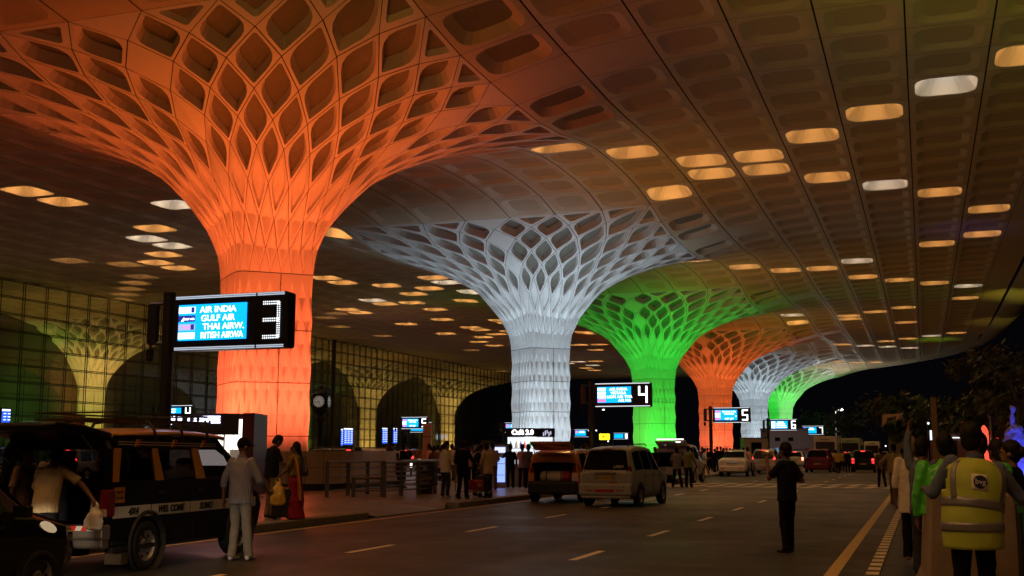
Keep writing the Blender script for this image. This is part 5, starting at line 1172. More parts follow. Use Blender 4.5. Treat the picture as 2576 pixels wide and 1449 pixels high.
# --- bags
def pbag(label, p, h, w_, m, cat='bag'):
    b = MB(); loft(b, [((0, 0, 0), w_ * .36, w_ * .22), ((0, 0, h * .06), w_ * .48, w_ * .3), ((0, 0, h * .3), w_ * .5, w_ * .32), ((0, 0, h * .6), w_ * .38, w_ * .24), ((0, 0, h * .82), w_ * .16, w_ * .1), ((0, 0, h * .92), w_ * .10, w_ * .06)])
    for s in (-1, 1): b.tube([(s * w_ * .12, 0, h * .8), (s * w_ * .14, 0, h * .95), (0, 0, h * 1.03)], [.03, .022, .02], 6)
    o = fuse(b, 'plastic_bag', m, None, .011, 2, .018); o.location = p; return tag(o, label, cat)
h1 = P1['wr'][1]; wp = P1['e'].matrix_basis @ (h1 * P1['k'])
pbag('white plastic carrier bag hanging from the beige tee shirt man\'s hand', (wp.x + .05, wp.y, wp.z - .40), .34, .27, mat('plastic_white', (.62, .60, .58), .4, var=.1))
h6 = P6['wr'][0]; wp = P6['e'].matrix_basis @ (h6 * P6['k'])
pbag('yellow plastic bag hanging from the sari woman\'s hand above the suitcase', (wp.x - .02, wp.y, wp.z - .62), .56, .36, mat('plastic_yellow', (.52, .36, .06), .4, var=.15))
def suitcase(label, p, rz, w_, d, h, m, handle=True):
    e = empty('suitcase', p, rz, label, 'suitcase'); b = MB(); b.rbox((0, 0, h / 2 + .05), (w_, d, h), .06, 'y'); b.build('shell', m, e, bevel=.025)
    for sx in (-1, 1):
        for sy in (-1, 1): b = MB(); b.cyl((sx * w_ * .38, sy * d * .3, .028), .028, .022, 10, 'x'); b.build('wheel', rubber, e)
    if handle: b = MB(); b.tube([(-.09, d * .3, h), (-.09, d * .3, h + .42), (.09, d * .3, h + .42), (.09, d * .3, h)], .011, 6); b.build('handle', steel, e)
    b = MB()
    for i in range(4): b.box((-w_ * .3 + i * w_ * .2, -d / 2 - .004, h / 2 + .05), (.012, .012, h * .8))
    b.build('ribs', m, e); return e
suitcase('black wheeled suitcase standing between the navy shirt man and the sari woman', gp(711, 1307, .15), R(20), .46, .28, .62, mat('case_black', (.012, .012, .014), .4))
suitcase('pinkish wheeled suitcase beside the navy shirt man\'s legs', gp(690, 1301, .15), R(40), .30, .24, .60, mat('case_pink', (.45, .20, .14), .45))
b = MB(); loft(b, [((0, 0, 0), .15, .05), ((0, 0, .1), .16, .07), ((0, 0, .2), .13, .05)]); b.tube([(-.12, 0, .18), (-.06, 0, .42), (.06, 0, .42), (.12, 0, .18)], .012, 6)
wp = P6['e'].matrix_basis @ Vector((-.10, -.19, .92)); o = fuse(b, 'handbag', mat('handbag_black', (.015, .01, .01), .4), None, .012, 1); o.location = (wp.x + .06, wp.y, wp.z); o.rotation_euler = (0, 0, R(62 + 90)); tag(o, 'dark shoulder bag on the sari woman\'s back', 'handbag')
# --- trolley group
person('woman in a white shirt and jeans with a ponytail standing by the railing', gp(1120, 1252, .15), R(-25), 1.74, wht, 'roll', .78, jeans, shoew, 'pony', .02, arms=[((-.07, .0, -.29), (.04, .15, -.2)), ((.09, .08, -.26), (-.06, .22, .06))], head=(.15, -.4), vs=N_, skin=SKL)
person('man all in black holding the luggage trolley, seen from behind', gp(1163, 1255, .15), R(-6), 1.76, blk, 'roll', .78, blk, shoeb, 'short', .08, arms=[((-.10, .04, -.28), (.03, .2, -.16)), ((.11, .08, -.27), (.04, .24, -.10))], vs=N_, girth=1.08, legs=[((-.09, .02, .5), (-.13, -.02, .08)), ((.1, .05, .50), (.13, .02, .08))])
person('man in a loose beige shirt facing the luggage trolley from the right', gp(1228, 1252, .15), R(72), 1.70, cremec, 'long', .74, dkt, mat('shoe_brown', (.1, .05, .03), .5), 'short', .10, arms=[((-.06, .06, -.28), (.0, .12, -.22)), ((.06, .03, -.29), (.0, .14, -.2))], head=(.3, 0), vs=N_)
person('long haired woman in dark clothes leaning over the trolley luggage', gp(1196, 1247, .15), R(-60), 1.66, blk, 'long', .7, blk, shoeb, 'long', .22, head=(.3, 0), vs=.016)
p = gp(1190, 1253, .15); e = empty('luggage_trolley', p, R(-35), 'airport luggage trolley loaded with bags beside the man in black', 'trolley')
b = MB(); b.tube([(-.3, -.45, .2), (-.3, .5, .2), (.3, .5, .2), (.3, -.45, .2)], .02, 8)
for y in (-.2, .1, .35): b.tube([(-.3, y, .2), (.3, y, .2)], .014, 6)
b.tube([(-.3, -.45, .2), (-.3, -.55, .95), (-.28, -.62, 1.02), (.28, -.62, 1.02), (.3, -.55, .95), (.3, -.45, .2)], .02, 8); b.tube([(-.3, -.5, .55), (.3, -.5, .55)], .014, 6); b.build('frame', chrome, e)
for x, y in ((-.28, .45), (.28, .45), (-.28, -.4), (.28, -.4)):
    b = MB(); b.cyl((x, y, .075), .075, .04, 14, 'x'); w_ = b.build('wheel', rubber, e); b = MB(); b.tube([(x, y, .075), (x, y, .2)], .015, 6); b.build('fork', steel, w_)
for lab, c, d, m_ in (('red travel bag on the luggage trolley', (0, .05, .40), (.56, .36, .32), mat('bag_red', (.30, .02, .03), .7)), ('black suitcase lying on the luggage trolley under the red bag' if False else 'black bag stacked at the front of the luggage trolley', (0, .36, .46), (.5, .22, .46), mat('bag_black', (.012, .012, .014), .6))):
    b = MB(); b.rbox((0, 0, 0), d, .07, 'y'); o = b.build('travel_bag', m_, None, bevel=.03); o.location = p + Matrix.Rotation(R(-35), 3, 'Z') @ Vector(c); o.rotation_euler = (0, 0, R(-35)); tag(o, lab, 'bag')
    if 'red' in lab: text('lettering', '3M', .14, mat('bag_print', (.6, .5, .5), .6), o, (.29, 0, 0), rot=(R(90), 0, R(90)))
# --- road people
person('man in a dark shirt standing on the open road with a phone at his face', gp(1985, 1391), R(62), 1.71, navy, 'short', .82, blk, shoeb, 'short', .0, arms=[((-.03, .20, -.22), (.05, .06, .26), 1.0), ((.10, -.10, -.26), (-.05, .26, .02), .8)], legs=[((-.08, .03, .5), (-.09, -.02, .08)), ((.08, .02, .50), (.09, .03, .08))], vs=N_, collar=blues, girth=1.06)
person('man in a striped tee shirt standing behind the grey SUV', gp(1704, 1227), R(5), 1.76, stripes('hoops', (.36, .33, .29), (.16, .15, .13), 9, 'Z'), 'short', .8, blk, shoeb, 'short', .05, legs=[((-.12, .02, .5), (-.20, -.02, .08)), ((.12, .02, .50), (.2, -.02, .08))], arms=[((-.1, .05, -.27), (.03, .2, -.1)), ((.1, .05, -.27), (-.03, .2, -.1))], vs=.018)
person('man in a lime green tee shirt beside the striped tee shirt man', gp(1733, 1226), R(-10), 1.82, limec, 'short', .82, blk, shoeb, 'short', .0, arms=[hang(-1), ((.08, .03, -.28), (.03, .16, -.2))], vs=.018)
person('man in a white shirt walking across towards the white saloon', gp(1772, 1199), R(-70), 1.76, wht, 'roll', .76, khaki, shoew, 'short', .06, legs=[((-.09, .22, .52), (-.1, .34, .09)), ((.09, .0, .50), (.1, -.34, .12))], arms=[((-.08, .0, -.28), (.1, .22, -.02)), ((.08, .05, -.27), (-.1, .24, .0))], vs=.02)
person('person in dark clothes standing behind the walking white shirt man', gp(1788, 1185, .15), R(30), 1.68, blk, 'long', .7, blk, shoeb, 'long', 0, vs=.024)
person('man in a pink shirt leaning on the side of the white saloon', gp(1886, 1198), R(55), 1.84, pink, 'roll', .82, dkt, shoeb, 'short', .12, side=-.1, arms=[((-.18, .10, -.2), (-.16, .12, -.12)), ((.08, -.05, -.28), (.02, .06, -.24))], vs=.02, legs=[((-.1, .06, .5), (-.12, .1, .08)), ((.1, -.04, .5), (.14, -.2, .08))])
person('man in a dull grey brown shirt standing on the right side of the road', gp(2219, 1226), R(12), 1.74, cloth('greybrown', (.11, .09, .06)), 'short', .82, dkt, shoeb, 'short', 0, vs=.018, legs=[((-.1, .02, .5), (-.13, -.02, .08)), ((.1, .02, .50), (.16, -.02, .08))])
person('man in a cream shirt and khaki trousers walking away along the footpath', gp(2256, 1270, .08), R(15), 1.72, cremec, 'long', .90, khaki, shoeb, 'short', .10, arms=[((-.20, .02, -.2), (.06, .12, -.2)), hang(1)], vs=.016, girth=1.12, head=(.3, 0))
person('grey haired man in a long white shirt and black trousers on the footpath', gp(2305, 1410, .08), R(8), 1.70, wht, 'roll', .66, blk, mat('shoe_tan', (.2, .12, .05), .5), 'short', .06, arms=[hang(-1), ((.08, .04, -.28), (.0, .1, -.22))], hairm=GREYH, vs=N_, girth=1.1)
person('person in a blue denim jacket raising one arm, behind the yellow vest man', cpos(2318, 1135, 14.5, .08), R(-15), 1.66, blues, 'long', .8, jeans, shoeb, 'short', .03, arms=[((-.03, .06, .24), (.02, .04, .22), .3), hang(1)], vs=N_)
# --- yellow vest man
p = cpos(2436, 1135, 9.6, .08)
PV_ = person('man in a bright yellow reflective vest seen from behind at lower right', p, R(14), 1.74, blues, 'long', .8, blk, shoeb, 'short', .13, side=.12, arms=[((-.13, .06, -.25), (.02, .24, .02)), ((.17, .05, -.24), (.10, .22, -.04))], vs=N_, girth=1.16, head=(.15, -.5), collar=blues)
vk, vU = PV_['k'], PV_['U']
vestm = mat('vest_yellow', (.37, .45, .05), .6, var=.12, scale=10, bump=.3); band = mat('vest_band', (.20, .20, .21), .35, .3, var=.1)
VS = [(.72, .228, .185), (.85, .232, .19), (1.0, .232, .188), (1.12, .24, .186), (1.25, .256, .18), (1.34, .25, .16), (1.40, .205, .125), (1.445, .11, .085)]
def vsurf(a, z, off=0.0):
    for (z0, rx0, ry0), (z1, rx1, ry1) in zip(VS, VS[1:]):
        if z <= z1 or z1 == VS[-1][0]: t = min(1, max(0, (z - z0) / (z1 - z0))); rx, ry = rx0 + (rx1 - rx0) * t, ry0 + (ry1 - ry0) * t; break
    w_ = .008 * noise.noise(Vector((math.cos(a) * 3, math.sin(a) * 3, z * 6))); p = Vector(((rx + off + w_) * math.cos(a), (ry + off + w_) * math.sin(a), z))
    return (vU(p) if z > .94 else Vector(p)) * vk
def vpatch(name, a0, a1, z0, z1, m, off, par, na=24, nz=14, hole=None):
    b = MB(); b.smooth = True
    vs_ = [vsurf(R(a0 + (a1 - a0) * i / na), z0 + (z1 - z0) * j / nz, off) for j in range(nz + 1) for i in range(na + 1)]
    b.add(vs_, [(j * (na + 1) + i, j * (na + 1) + i + 1, (j + 1) * (na + 1) + i + 1, (j + 1) * (na + 1) + i) for j in range(nz) for i in range(na) if not (hole and hole((i + .5) / na * (a1 - a0) + a0, z0 + (z1 - z0) * (j + .5) / nz))])
    o = b.build(name, m, par); md = o.modifiers.new('t', 'SOLIDIFY'); md.thickness = .006; return o
vs1 = vpatch('vest', 0, 360, .72, 1.44, vestm, .008, PV_['e'], 64, 26, lambda a, z: z > 1.17 and min(abs(a % 180), 180 - a % 180) < 19 + 10 * (1 - abs(z - 1.28) / .12))
for z in (.86, 1.03): vpatch('reflective_band', 0, 360, z, z + .075, band, .013, vs1, 48, 3)
for a in (222, 318): vpatch('reflective_band', a - 6, a + 6, 1.085, 1.41, band, .013, vs1, 4, 12)
vpatch('logo_patch', 256, 284, 1.17, 1.30, mat('patch_white', (.62, .6, .55), .6), .013, vs1, 6, 6)
vpatch_c = vsurf(R(270), 1.235, .022); vn = (vsurf(R(270), 1.235, .05) - vpatch_c).normalized()
b = MB(); q = vn.to_track_quat('Z', 'Y'); b.add([vpatch_c + q @ Vector((.055 * math.cos(R(15 * i)), .055 * math.sin(R(15 * i)), 0)) for i in range(24)], [tuple(range(24))]); b.build('logo_disc', mat('logo_navy_cloth', (.015, .02, .07), .5), vs1)
t = text('lettering', 'bvg', .062, mat('logo_letter', (.65, .65, .65), .5), vs1, vpatch_c + vn * .004); up = vU((0, 0, 1.3)) - vU((0, 0, 1.2)); zx = vn; yx = (up - zx * up.dot(zx)).normalized(); xx = yx.cross(zx); t.rotation_euler = Matrix((xx, yx, zx)).transposed().to_euler()
# --- green ponchos and women at the right edge
gpl = mat('poncho_green', (.07, .48, .04), .3, var=.2, scale=5)
for lab, x, d, rz in (('person in a shiny green poncho left of the yellow vest man\'s head', 2378, 11.9, 10), ('person in a shiny green poncho right of the yellow vest man\'s head', 2462, 11.6, -10)):
    pp = person(lab, cpos(x, 1135, d, .08), R(rz), 1.68, gpl, 'long', .9, dkt, shoeb, 'short', .03, vs=N_, girth=1.45, sx=1.1, wr=.02)
person('smiling woman with hair tied back facing left at the right edge', cpos(2545, 1135, 11.6, .08), R(75), 1.60, blk, 'long', .7, dkt, shoeb, 'bun', .0, arms=[((-.05, .05, -.25), (-.02, .2, .1)), ((.05, .1, -.24), (-.1, .22, .08))], skin=SKL, vs=N_)
person('dark haired person in black standing behind the concrete barrier', cpos(2512, 1135, 12.6, .08), R(40), 1.62, dkt, 'long', .7, blk, shoeb, 'long', .05, vs=.016)
# --- left edge and behind the van
person('man in a white tee shirt beyond the van, seen through its open back', cpos(134, 1135, 17.0, .0), R(-120), 1.72, cremec, 'short', .8, dkt, shoeb, 'short', .1, vs=.016)
person('person in a pale pink shirt standing left of the van by the planter', cpos(66, 1135, 15.6, .0), R(-80), 1.66, cloth('palepink', (.35, .24, .2)), 'short', .8, dkt, shoeb, 'short', .0, vs=.016)
person('child in red beside the red car on the inner pavement', cpos(1000, 1135, 47, .15), R(-20), 1.35, redc, 'short', .7, dkt, shoeb, 'short', .0, vs=.02)
person('person in black pushing a trolley near the red car', cpos(1013, 1135, 46, .15), R(-30), 1.72, blk, 'long', .7, blk, shoeb, 'short', .1, arms=[((-.08, .1, -.26), (0, .22, -.08)), ((.08, .1, -.26), (0, .22, -.08))], vs=.02)
# --- people at the cafe
for lab, x, d, sm, rz in (('man in a dark shirt reaching to the drinks fridge at the café', 1284, 45.6, navy, 25), ('man in a pale shirt standing at the café counter', 1314, 46.3, cremec, -5), ('man in dark blue standing at the right end of the café counter', 1329, 45.4, blues, -15)):
    person(lab, cpos(x, 1135, d, .15), R(rz), 1.70, sm, 'short', .8, dkt, shoeb, 'short', 0, arms=[((-.12, .12, -.18), (-.1, .2, .05)), hang(1)] if 'reaching' in lab else None, vs=.02)
# --- crowd on the pavements, each its own person
rp = random.Random(11); tops = [(wht, 'white'), (brn, 'brown'), (blk, 'black'), (gry, 'grey'), (navy, 'navy'), (cremec, 'cream'), (pink, 'pink'), (yelc, 'yellow'), (redc, 'red'), (blues, 'blue'), (limec, 'lime')]
in_a, in_b, in_c = 'in the crowd between the stone pylon and café', 'in the kerb crowd beyond the grey SUV', 'in the far crowd before the small orange column'
def crowd(spec, where, group):
    n = {}
    for x, d, ci in spec:
        sm, cn = tops[ci]; n[cn] = n.get(cn, 0) + 1
    for x, d, ci in spec:
        sm, cn = tops[ci]; hs = rp.choice(('short', 'short', 'short', 'long')); z = .15
        lab = 'person in a %s top %s' % (cn, where)
        person(lab, cpos(x, 1135, d, z), R(rp.uniform(-180, 180)), rp.uniform(1.58, 1.78), sm, rp.choice(('short', 'roll', 'long')), rp.uniform(.7, .88), rp.choice((dkt, jeans, khaki, blk)), shoeb, hs, rp.uniform(0, .08), arms=[((-.07, rp.uniform(-.05, .08), -.28), (0, rp.uniform(.05, .24), rp.uniform(-.24, -.05))), ((.07, rp.uniform(-.05, .08), -.28), (0, rp.uniform(.05, .24), rp.uniform(-.24, -.05)))], vs=.026, wr=.006, group=group)
crowd([(1080, 52, 0), (1093, 49, 1), (1101, 60, 0), (1108, 56, 5), (1136, 56, 0), (1143, 58, 5), (1150, 54, 3), (1178, 58, 2), (1186, 55, 5), (1196, 60, 2), (1206, 56, 4), (1215, 62, 3), (1240, 44, 5), (1168, 63, 4), (1228, 60, 2), (975, 60, 2), (986, 64, 8), (1124, 62, 9)], in_a, 'crowd on the pavement beyond the railings')
crowd([(1648, 58, 2), (1664, 62, 3), (1681, 60, 2), (1748, 70, 0), (1757, 73, 3), (1766, 78, 2)], in_b, 'crowd at the kerb by the SUV')
crowd([(1797, 80, 2), (1806, 86, 2), (1813, 83, 4), (1820, 90, 2), (1828, 86, 1), (1836, 92, 2), (1844, 88, 3), (1851, 96, 2), (1859, 90, 4), (1869, 95, 2), (1780, 90, 3), (1932, 100, 2), (1944, 104, 2), (1951, 98, 4), (1962, 106, 2), (1470, 56, 2), (1478, 60, 4), (1462, 58, 2)], in_c, 'far crowd by the small orange column')
for lab, x, d, sm, rz in (('person in a yellow shirt bending beside the red hatchback', 2106, 84, yelc, 40), ('taller person in a yellow shirt behind the bending one', 2117, 92, yelc, -20), ('person in dark clothes between the two red and black hatchbacks', 2131, 86, dkt, 10)):
    person(lab, cpos(x, 1135, d, 0), R(rz), 1.7, sm, 'short', .8, dkt, shoeb, 'short', .3 if 'bending' in lab and 'taller' not in lab else 0, vs=.026)
for lab, x, d in (('dark head of a person on the footpath behind the green ponchos', 2392, 16), ('dark person far along the footpath', 2270, 40)):
    person(lab, cpos(x, 1135, d, .08), R(rp.uniform(-40, 40)), 1.6, dkt, 'long', .75, blk, shoeb, 'short', 0, vs=.02)
# ================================================================ right side: barrier, trees, far buildings, lit figures
conc = mat('barrier_concrete', (.22, .17, .12), .85, var=.35, scale=5, bump=.5)
def barrier(label, p, rz, w_, h, l):
    e = empty('concrete_barrier', p, rz, label, 'barrier', 'concrete barriers on the footpath')
    b = MB(); b.prism([(-.5 * w_, 0), (.5 * w_, 0), (.5 * w_, .12), (.42 * w_, .3), (.36 * w_, h), (-.36 * w_, h), (-.42 * w_, .3), (-.5 * w_, .12)], lambda a, z, t: (a, t, z), 0, l); b.build('block', conc, e, bevel=.02)
    b = MB(); b.box((0, l / 2, h + .012), (w_ * .66, l * .98, .03)); b.build('coping', mat('barrier_coping', (.32, .2, .12), .8, var=.3), e); return e
barrier('tall concrete barrier block behind the yellow vest man', cpos(2440, 1135, 10.6, .08), R(2), .98, 1.14, 2.2)
p = cpos(2592, 1135, 10.4, .08); e = empty('green_bin', p, R(2), 'green bin behind the concrete barrier at the right edge', 'bin')
b = MB(); b.box((.15, .3, .5), (.5, .5, .95), taper=1.12); b.build('bin_body', mat('bin_green', (.02, .13, .02), .5), e); b = MB(); b.tube([(-.12, .04, .0), (-.12, .04, 1.05)], .03, 8); b.build('post', trimb, e); b = MB(); b.box((.15, .3, 1.0), (.58, .58, .06)); b.build('lid', mat('bin_green'), e)
bark = mat('bark', (.10, .075, .05), .9, bump=.6); leafd = mat('leaf_dark', (.045, .06, .018), .7, var=.5, scale=3); leafo = mat('leaf_olive', (.08, .075, .02), .7, var=.5, scale=3)
def tree(label, p, h, cr, seed, m, n=520, tr=.12, spread=1.0, group='trees at the right edge of the road', name='tree', lf=.22):
    e = empty(name, p, 0, label, 'tree', group); rd = random.Random(seed); b = MB(); b.smooth = True
    top = Vector((rd.uniform(-.4, .4), 0, h * .62)); b.tube([(0, 0, 0), top * .5 + Vector((rd.uniform(-.15, .15), 0, 0)), top], [tr, tr * .75, tr * .5], 8); tips = []
    for i in range(9):
        a = rd.uniform(0, 6.28); st = top * rd.uniform(.55, 1.0); en = Vector((math.cos(a) * cr * rd.uniform(.4, .9) * spread, math.sin(a) * cr * rd.uniform(.4, .9) * spread, h * rd.uniform(.58, .97))); b.tube([st, (st + en) / 2 + Vector((0, 0, .25)), en], [tr * .4, tr * .25, tr * .1], 5); tips.append(en)
    b.build('trunk', bark, e); b = MB()
    for t in tips + [top + Vector((0, 0, h * .2))]:
        rc = cr * rd.uniform(.28, .5)
        for i in range(n // 10):
            v = Vector((rd.gauss(0, 1), rd.gauss(0, 1), rd.gauss(0, .7))); v = v.normalized() * rc * rd.random() ** .4; c = t + v; s_ = lf * rd.uniform(.6, 1.3); q = Vector((rd.gauss(0, 1), rd.gauss(0, 1), rd.gauss(0, 1))).normalized(); o_ = q.orthogonal().normalized(); o2 = q.cross(o_)
            b.add([c + o_ * s_, c + o2 * s_ * .4, c - o_ * s_, c - o2 * s_ * .4], [(0, 1, 2, 3)])
    b.build('crown', m, e); return e
ex = Vector((0, 0, HC))
for i, (x, d, h, cr, m, lab) in enumerate(((2495, 42, 5.0, 1.3, leafo, 'slim olive tree with a small round crown left of the lit blue sculpture'), (2450, 46, 3.6, 1.5, leafd, 'low bushy tree behind the lit red figures'), (2565, 40, 5.4, 1.6, leafo, 'tree at the far right edge above the lit blue sculpture'), (2530, 48, 4.2, 1.7, leafd, 'dark leafy tree just left of the lit blue sculpture'), (2300, 90, 5.2, 2.2, leafd, 'dark tree behind the tall pale pole'), (2240, 150, 8, 4.5, leafd, 'dark tree mass behind the white van'), (2150, 190, 9, 5.5, leafd, 'dark tree mass behind the second minibus'), (2330, 120, 7, 3.5, leafd, 'dark tree left of the low reddish building'), (2060, 240, 9, 6, leafd, 'dark tree mass right of the gate 7 display'))):
    tree(lab, cpos(x, 1135, d, 0), h, cr, 40 + i, m, 620, lf=.2 if d < 60 else .5)
for x, ph in ((2353, 1010), (2335, 1070), (2498, 1095)):
    pass
p = cpos(2354, 1135, 30, 0.0); e = empty('tall_pole', p, 0, 'tall pale square pole above the green ponchos', 'pole'); b = MB(); b.box((0, 0, 1.5), (.14, .14, 3.0)); b.build('shaft', mat('pole_pale', (.35, .25, .18), .6), e); b = MB(); b.box((0, 0, 3.01), (.16, .16, .04)); b.build('cap', polem, e)
p = cpos(2498, 1135, 36, 0); e = empty('sign_post', p, 0, 'slim grey metal post in front of the trees at right', 'pole'); b = MB(); b.tube([(0, 0, 0), (0, 0, 2.7)], .06, 8); b.build('shaft', steel, e); b = MB(); b.cyl((0, 0, 2.72), .08, .05, 8); b.build('cap', polem, e)
p = cpos(2344, 1135, 45, 0); e = empty('lit_sign', p, YAW, 'thin bright white light strip left of the tall pale pole', 'lamp'); b = MB(); b.box((0, 0, 2.22), (.06, .06, .38)); b.build('tube', emat('strip_white', (.9, .95, 1), 1.2), e); b = MB(); b.tube([(-.1, 0, 0), (-.1, 0, 2.6)], .05, 6); b.build('post', polem, e); b = MB(); b.ball((-.08, 0, 2.68), .05); b.build('lamp', emat('strip_white'), e)
# low reddish building
p = cpos(2405, 1135, 95, 0); e = empty('low_building', p, YAW, 'low brick red building with a lit flat roof edge beyond the trees', 'building')
b = MB(); b.box((1.0, 2, 1.7), (10.5, 4, 3.4)); b.build('wall', mat('low_wall', (.12, .07, .05), .8, var=.3, scale=.6), e)
b = MB(); b.box((1.0, 1.8, 4.1), (11.2, 5, 1.2)); b.build('roof', mat('low_roof', (.34, .14, .09), .7), e)
for i in range(4): b = MB(); b.box((-3 + i * 2.4, -.02, 1.8), (1.4, .06, 1.4)); b.build('window', mat('low_window', (.02, .02, .015), .2), e)
b = MB(); b.box((-.3, -.1, 2.7), (2.2, .1, .1)); b.build('strip_light', emat('strip_white'), e)
spot('roof_wash', p + Vector((0, -7, 2)), p + Vector((1, 0, 4.4)), 260, (1, .35, .2), 110, 1, .4)
# lit figures and sculpture
def figure(label, x, d, parts, m, ybase=1140):
    p = cpos(x, 1135, d, .55); e = empty('lit_figure', p, YAW, label, 'sculpture'); b = MB()
    for (dx, z, r_, hz) in parts: b.ball((dx, 0, z), r_, 14, 10, (1, .8, hz))
    fuse(b, 'body', m, e, .035, 2, .03); b = MB(); b.box((0, 0, -.25), (1.0, .8, .6)); b.build('plinth', conc, e); return e
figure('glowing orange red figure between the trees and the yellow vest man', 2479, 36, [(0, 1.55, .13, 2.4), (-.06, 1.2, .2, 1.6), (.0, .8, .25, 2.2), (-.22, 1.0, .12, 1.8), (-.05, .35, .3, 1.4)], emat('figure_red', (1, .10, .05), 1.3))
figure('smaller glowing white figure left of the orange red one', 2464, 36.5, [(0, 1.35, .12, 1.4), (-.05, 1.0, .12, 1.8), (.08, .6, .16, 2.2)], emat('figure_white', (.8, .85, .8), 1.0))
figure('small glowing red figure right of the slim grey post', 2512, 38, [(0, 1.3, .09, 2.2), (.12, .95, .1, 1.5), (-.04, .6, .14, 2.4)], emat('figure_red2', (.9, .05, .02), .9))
bl = mat('sculpture_white', (.6, .6, .65), .5)
p = cpos(2552, 1135, 34, .2); e = empty('blue_sculpture', p, YAW, 'tall pale sculpture lit bright blue at the right edge', 'sculpture'); b = MB()
for dx, z, r_, hz in ((.02, 2.62, .09, 1.5), (.0, 2.3, .08, 3.0), (.05, 1.9, .2, 1.6), (-.05, 1.4, .3, 2.2), (.25, 1.3, .28, 2.4), (-.42, 1.1, .12, 3.2), (-.27, 1.05, .09, 3.2), (.1, .6, .5, 1.6), (-.2, .5, .35, 1.6), (.45, .6, .35, 1.6), (-.12, 1.95, .1, 1.6), (.2, 2.0, .1, 1.5)): b.ball((dx, 0, z), r_, 14, 10, (1, .7, hz))
fuse(b, 'body', bl, e, .03, 2, .05); b = MB(); b.box((0, 0, -.06), (1.5, 1, .28)); b.build('plinth', conc, e)
for dx in (-.9, .1, 1.0): spot('blue_flood', p + _r * dx - Vector((_f.x, _f.y, 0)) * 1.7 + Vector((0, 0, .1)), p + Vector((0, 0, 1.5)), 110, (.06, .08, 1), 90, 1, .2)
spot('garden_spot', cpos(2520, 1135, 36, .3), cpos(2540, 1135, 44, 4.0), 90, (1, .75, .3), 120, 1, .3)
# tall street lamps far off
def lamp_post(label, x, d, ytop, on=True):
    p = cpos(x, 1135, d, 0); h = HC + (1135 - ytop) / 2900 * d; e = empty('street_lamp', p, R(30), label, 'street lamp', 'street lamps far off in the dark')
    b = MB(); b.tube([(0, 0, 0), (0, 0, h * .85), (.1, 0, h - .3), (.9, 0, h)], [.11, .09, .07, .05], 8); b.build('post', mat('lamp_grey', (.2, .2, .2), .5), e)
    b = MB(); b.ball((1.1, 0, h), .38, 10, 6, (1.3, .8, .5)); b.build('lamp_head', emat('street_white', (1, .97, .9), 6) if on else emat('street_faint', (1, .97, .9), .4), e)
    if on and d < 300: point('lamp_light', p + Vector((.6, -1.2, h - .5)), 1500, (1, .95, .85), .3)
lamp_post('bright street lamp on a curved post right of the gate 7 display', 2105, 210, 1031)
lamp_post('faint street lamp near the tall pale pole', 2322, 120, 1023, False)
lamp_post('faint street lamp above the low reddish building', 2425, 150, 1028, False)
lamp_post('tiny street lamp between the white and green columns', 1512, 420, 1031)
# small far lights
for i, (x, y, d, c, lab) in enumerate(((2005, 1126, 170, (1, .75, .4), 'warm lamp just left of the first minibus'), (1991, 1127, 190, (1, .9, .7), 'small white lamp left of the warm lamp by the minibus'), (1716, 1128, 200, (.9, .95, 1), 'tiny far light right of the near green column'), (1530, 1110, 260, (1, 1, 1), 'bright far light beside the yellow sign'), (1492, 1085, 280, (.8, .85, 1), 'tiny cool far light right of the gate 4 post'), (1500, 1083, 280, (.8, .85, 1), 'tiny cool far light between the gate 4 post and far gate 7'), (2228, 1122, 180, (.8, .85, 1), 'tiny far light right of the white van'), (2206, 1124, 180, (1, .9, .8), 'tiny far light behind the white van roof'), (1690, 1122, 230, (1, .6, .3), 'tiny amber far light near the green column foot'))):
    p = ex + ray(x, y) * d; e = empty('far_lamp', (p.x, p.y, 0), 0, lab, 'lamp', 'small far lamps in the dark'); b = MB(); b.ball((0, 0, p.z), .09 * d / 180); b.build('globe', emat('far_%d' % i, c, 5), e); b = MB(); b.tube([(0, 0, 0), (0, 0, p.z)], .05, 6); b.build('post', polem, e)
# booth and pale building by the far columns
p = cpos(1903, 1135, 112, .15); e = empty('ticket_booth', p, YAW, 'beige booth with a dark window under the far white column', 'booth'); b = MB(); b.box((0, 1, 1.35), (2.3, 2, 2.7)); b.build('wall', mat('booth_beige'), e); b = MB(); b.box((.0, -.03, 1.75), (1.0, .06, 1.1)); b.build('window', glz, e); b = MB(); b.box((0, 1, 2.73), (2.4, 2.1, .06)); b.build('roof', body, e)
p = cpos(1990, 1135, 165, 0); e = empty('pale_building', p, YAW, 'pale two storey service building below the gate 6 and 7 displays', 'building'); b = MB(); b.box((-.2, 3, 2.4), (5.6, 6, 4.8)); b.build('wall', mat('pale_wall', (.30, .29, .30), .7, var=.15, scale=.5), e)
for x, z, w_, h_, m_, nm in ((-1.9, 3.3, .7, .5, glz, 'window'), (.0, 3.3, .7, .5, glz, 'window'), (-1.9, 1.2, .9, 1.7, emat('blue_door', (.15, .3, .45), .7), 'door'), (.6, 1.1, 2.2, 1.7, mat('grey_shutter', (.16, .15, .15), .6), 'shutter'), (2.0, 1.0, .3, 1.2, mat('pale_wall'), 'notice')): b = MB(); b.box((x, -.04, z), (w_, .08, h_)); b.build(nm, m_, e)
b = MB(); b.box((-.2, 3, 4.85), (5.8, 6.2, .12)); b.build('roof', body, e); b = MB(); b.box((3.3, 3, 1.9), (1.4, 6, 3.8)); b.build('annex', mat('pale_wall'), e)
b = MB(); b.box((2.25, -.06, 1.9), (.8, .05, .25)); b.build('red_notice', mat('notice_red', (.3, .03, .03), .6), e)
spot('booth_wash', p + Vector((-3, -14, 3)), p + Vector((0, 0, 2.5)), 500, (.9, .95, 1), 70, 1, .3)
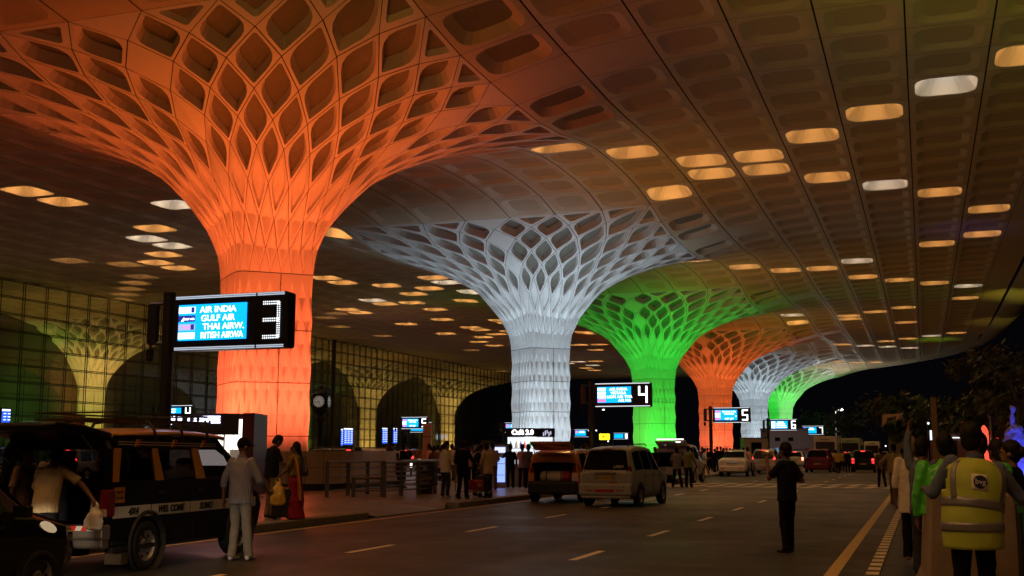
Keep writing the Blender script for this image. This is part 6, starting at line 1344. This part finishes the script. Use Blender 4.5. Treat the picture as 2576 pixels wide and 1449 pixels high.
# planter with palms at the far left
p = cpos(20, 1135, 19.5, .15); e = empty('planter', p, YAW * .4, 'long white planter box at the far left behind the van', 'planter'); b = MB(); b.box((-.2, .3, .42), (2.2, .6, .84)); b.build('box', mat('planter_white', (.30, .29, .31), .6), e)
b = MB()
for i in range(3): b.box((-.9 + i * .72, -.004, .42), (.02, .012, .84))
b.build('joint', joint, e); b = MB(); b.box((-.2, .3, .86), (2.26, .66, .05)); b.build('rim', mat('planter_rim', (.10, .10, .12), .5), e)
def palm(label, p, h, seed):
    e = empty('palm_plant', p, 0, label, 'plant', 'palms in the white planter'); rd = random.Random(seed); b = MB()
    for i in range(13):
        a = rd.uniform(0, 6.28); l = h * rd.uniform(.6, 1.0); el_ = rd.uniform(.5, 1.2); pts = []
        for k in range(6): t = k / 5; pts.append(Vector((math.cos(a) * l * t * math.cos(el_), math.sin(a) * l * t * math.cos(el_), l * (math.sin(el_) * t - .45 * t * t))))
        for k in range(1, 6):
            d = (pts[k] - pts[k - 1]).normalized(); sd = d.cross(Vector((0, 0, 1))).normalized()
            for sg in (-1, 1):
                for q in (.25, .75):
                    o_ = pts[k - 1].lerp(pts[k], q); tip = o_ + sd * sg * l * .2 * (1 - k / 8) + d * l * .12 + Vector((0, 0, -.03)); b.add([o_ - d * .012, o_ + d * .02, tip], [(0, 1, 2)])
    b.build('fronds', leafd, e); b = MB(); b.tube([(0, 0, -.15), (0, 0, .08)], [.04, .03], 8); b.build('stem', bark, e)
for i, (dx, lab) in enumerate(((-.8, 'feathery dark palm at the left end of the white planter'), (-.1, 'feathery dark palm in the middle of the white planter'), (.5, 'feathery dark palm at the right end of the white planter beside the van'))): palm(lab, p + _r * dx + Vector((0, .3, .95)), .75, 5 + i)
# brown pillar with a letter inside the terminal
q = pX(190, 1020, GX - 3); e = empty('lettered_pillar', (q.x, q.y, 0), 0, 'brown pillar with a glowing blue K inside the terminal at left', 'sign'); b = MB(); b.box((0, 0, 2.6), (.8, 2.2, 5.2)); b.build('panel', mat('portal_brown', (.12, .07, .05), .5), e); text('lettering', 'K', 1.0, emat('letter_blue', (.3, .4, 1), 2), e, (.42, -.2, 3.6), rot=(R(90), 0, R(90)))
for i, (x, y) in enumerate(((1092, 1096), (1130, 1103))):
    q = pX(x, y, GX + 3); e = empty('door_notice', (q.x, q.y, 0), 0, ('red information stand near the terminal doors behind the red car', 'red information stand near the terminal doors left of the ponytailed woman')[i] , 'sign'); b = MB(); b.box((0, 0, .9), (.1, 1.5, 1.8)); b.build('panel', mat('notice_red2', (.35, .03, .03), .5), e); b = MB(); b.box((.06, 0, 1.2), (.02, 1.0, .6)); b.build('poster', emat('poster_glow', (.9, .7, .4), .6), e)
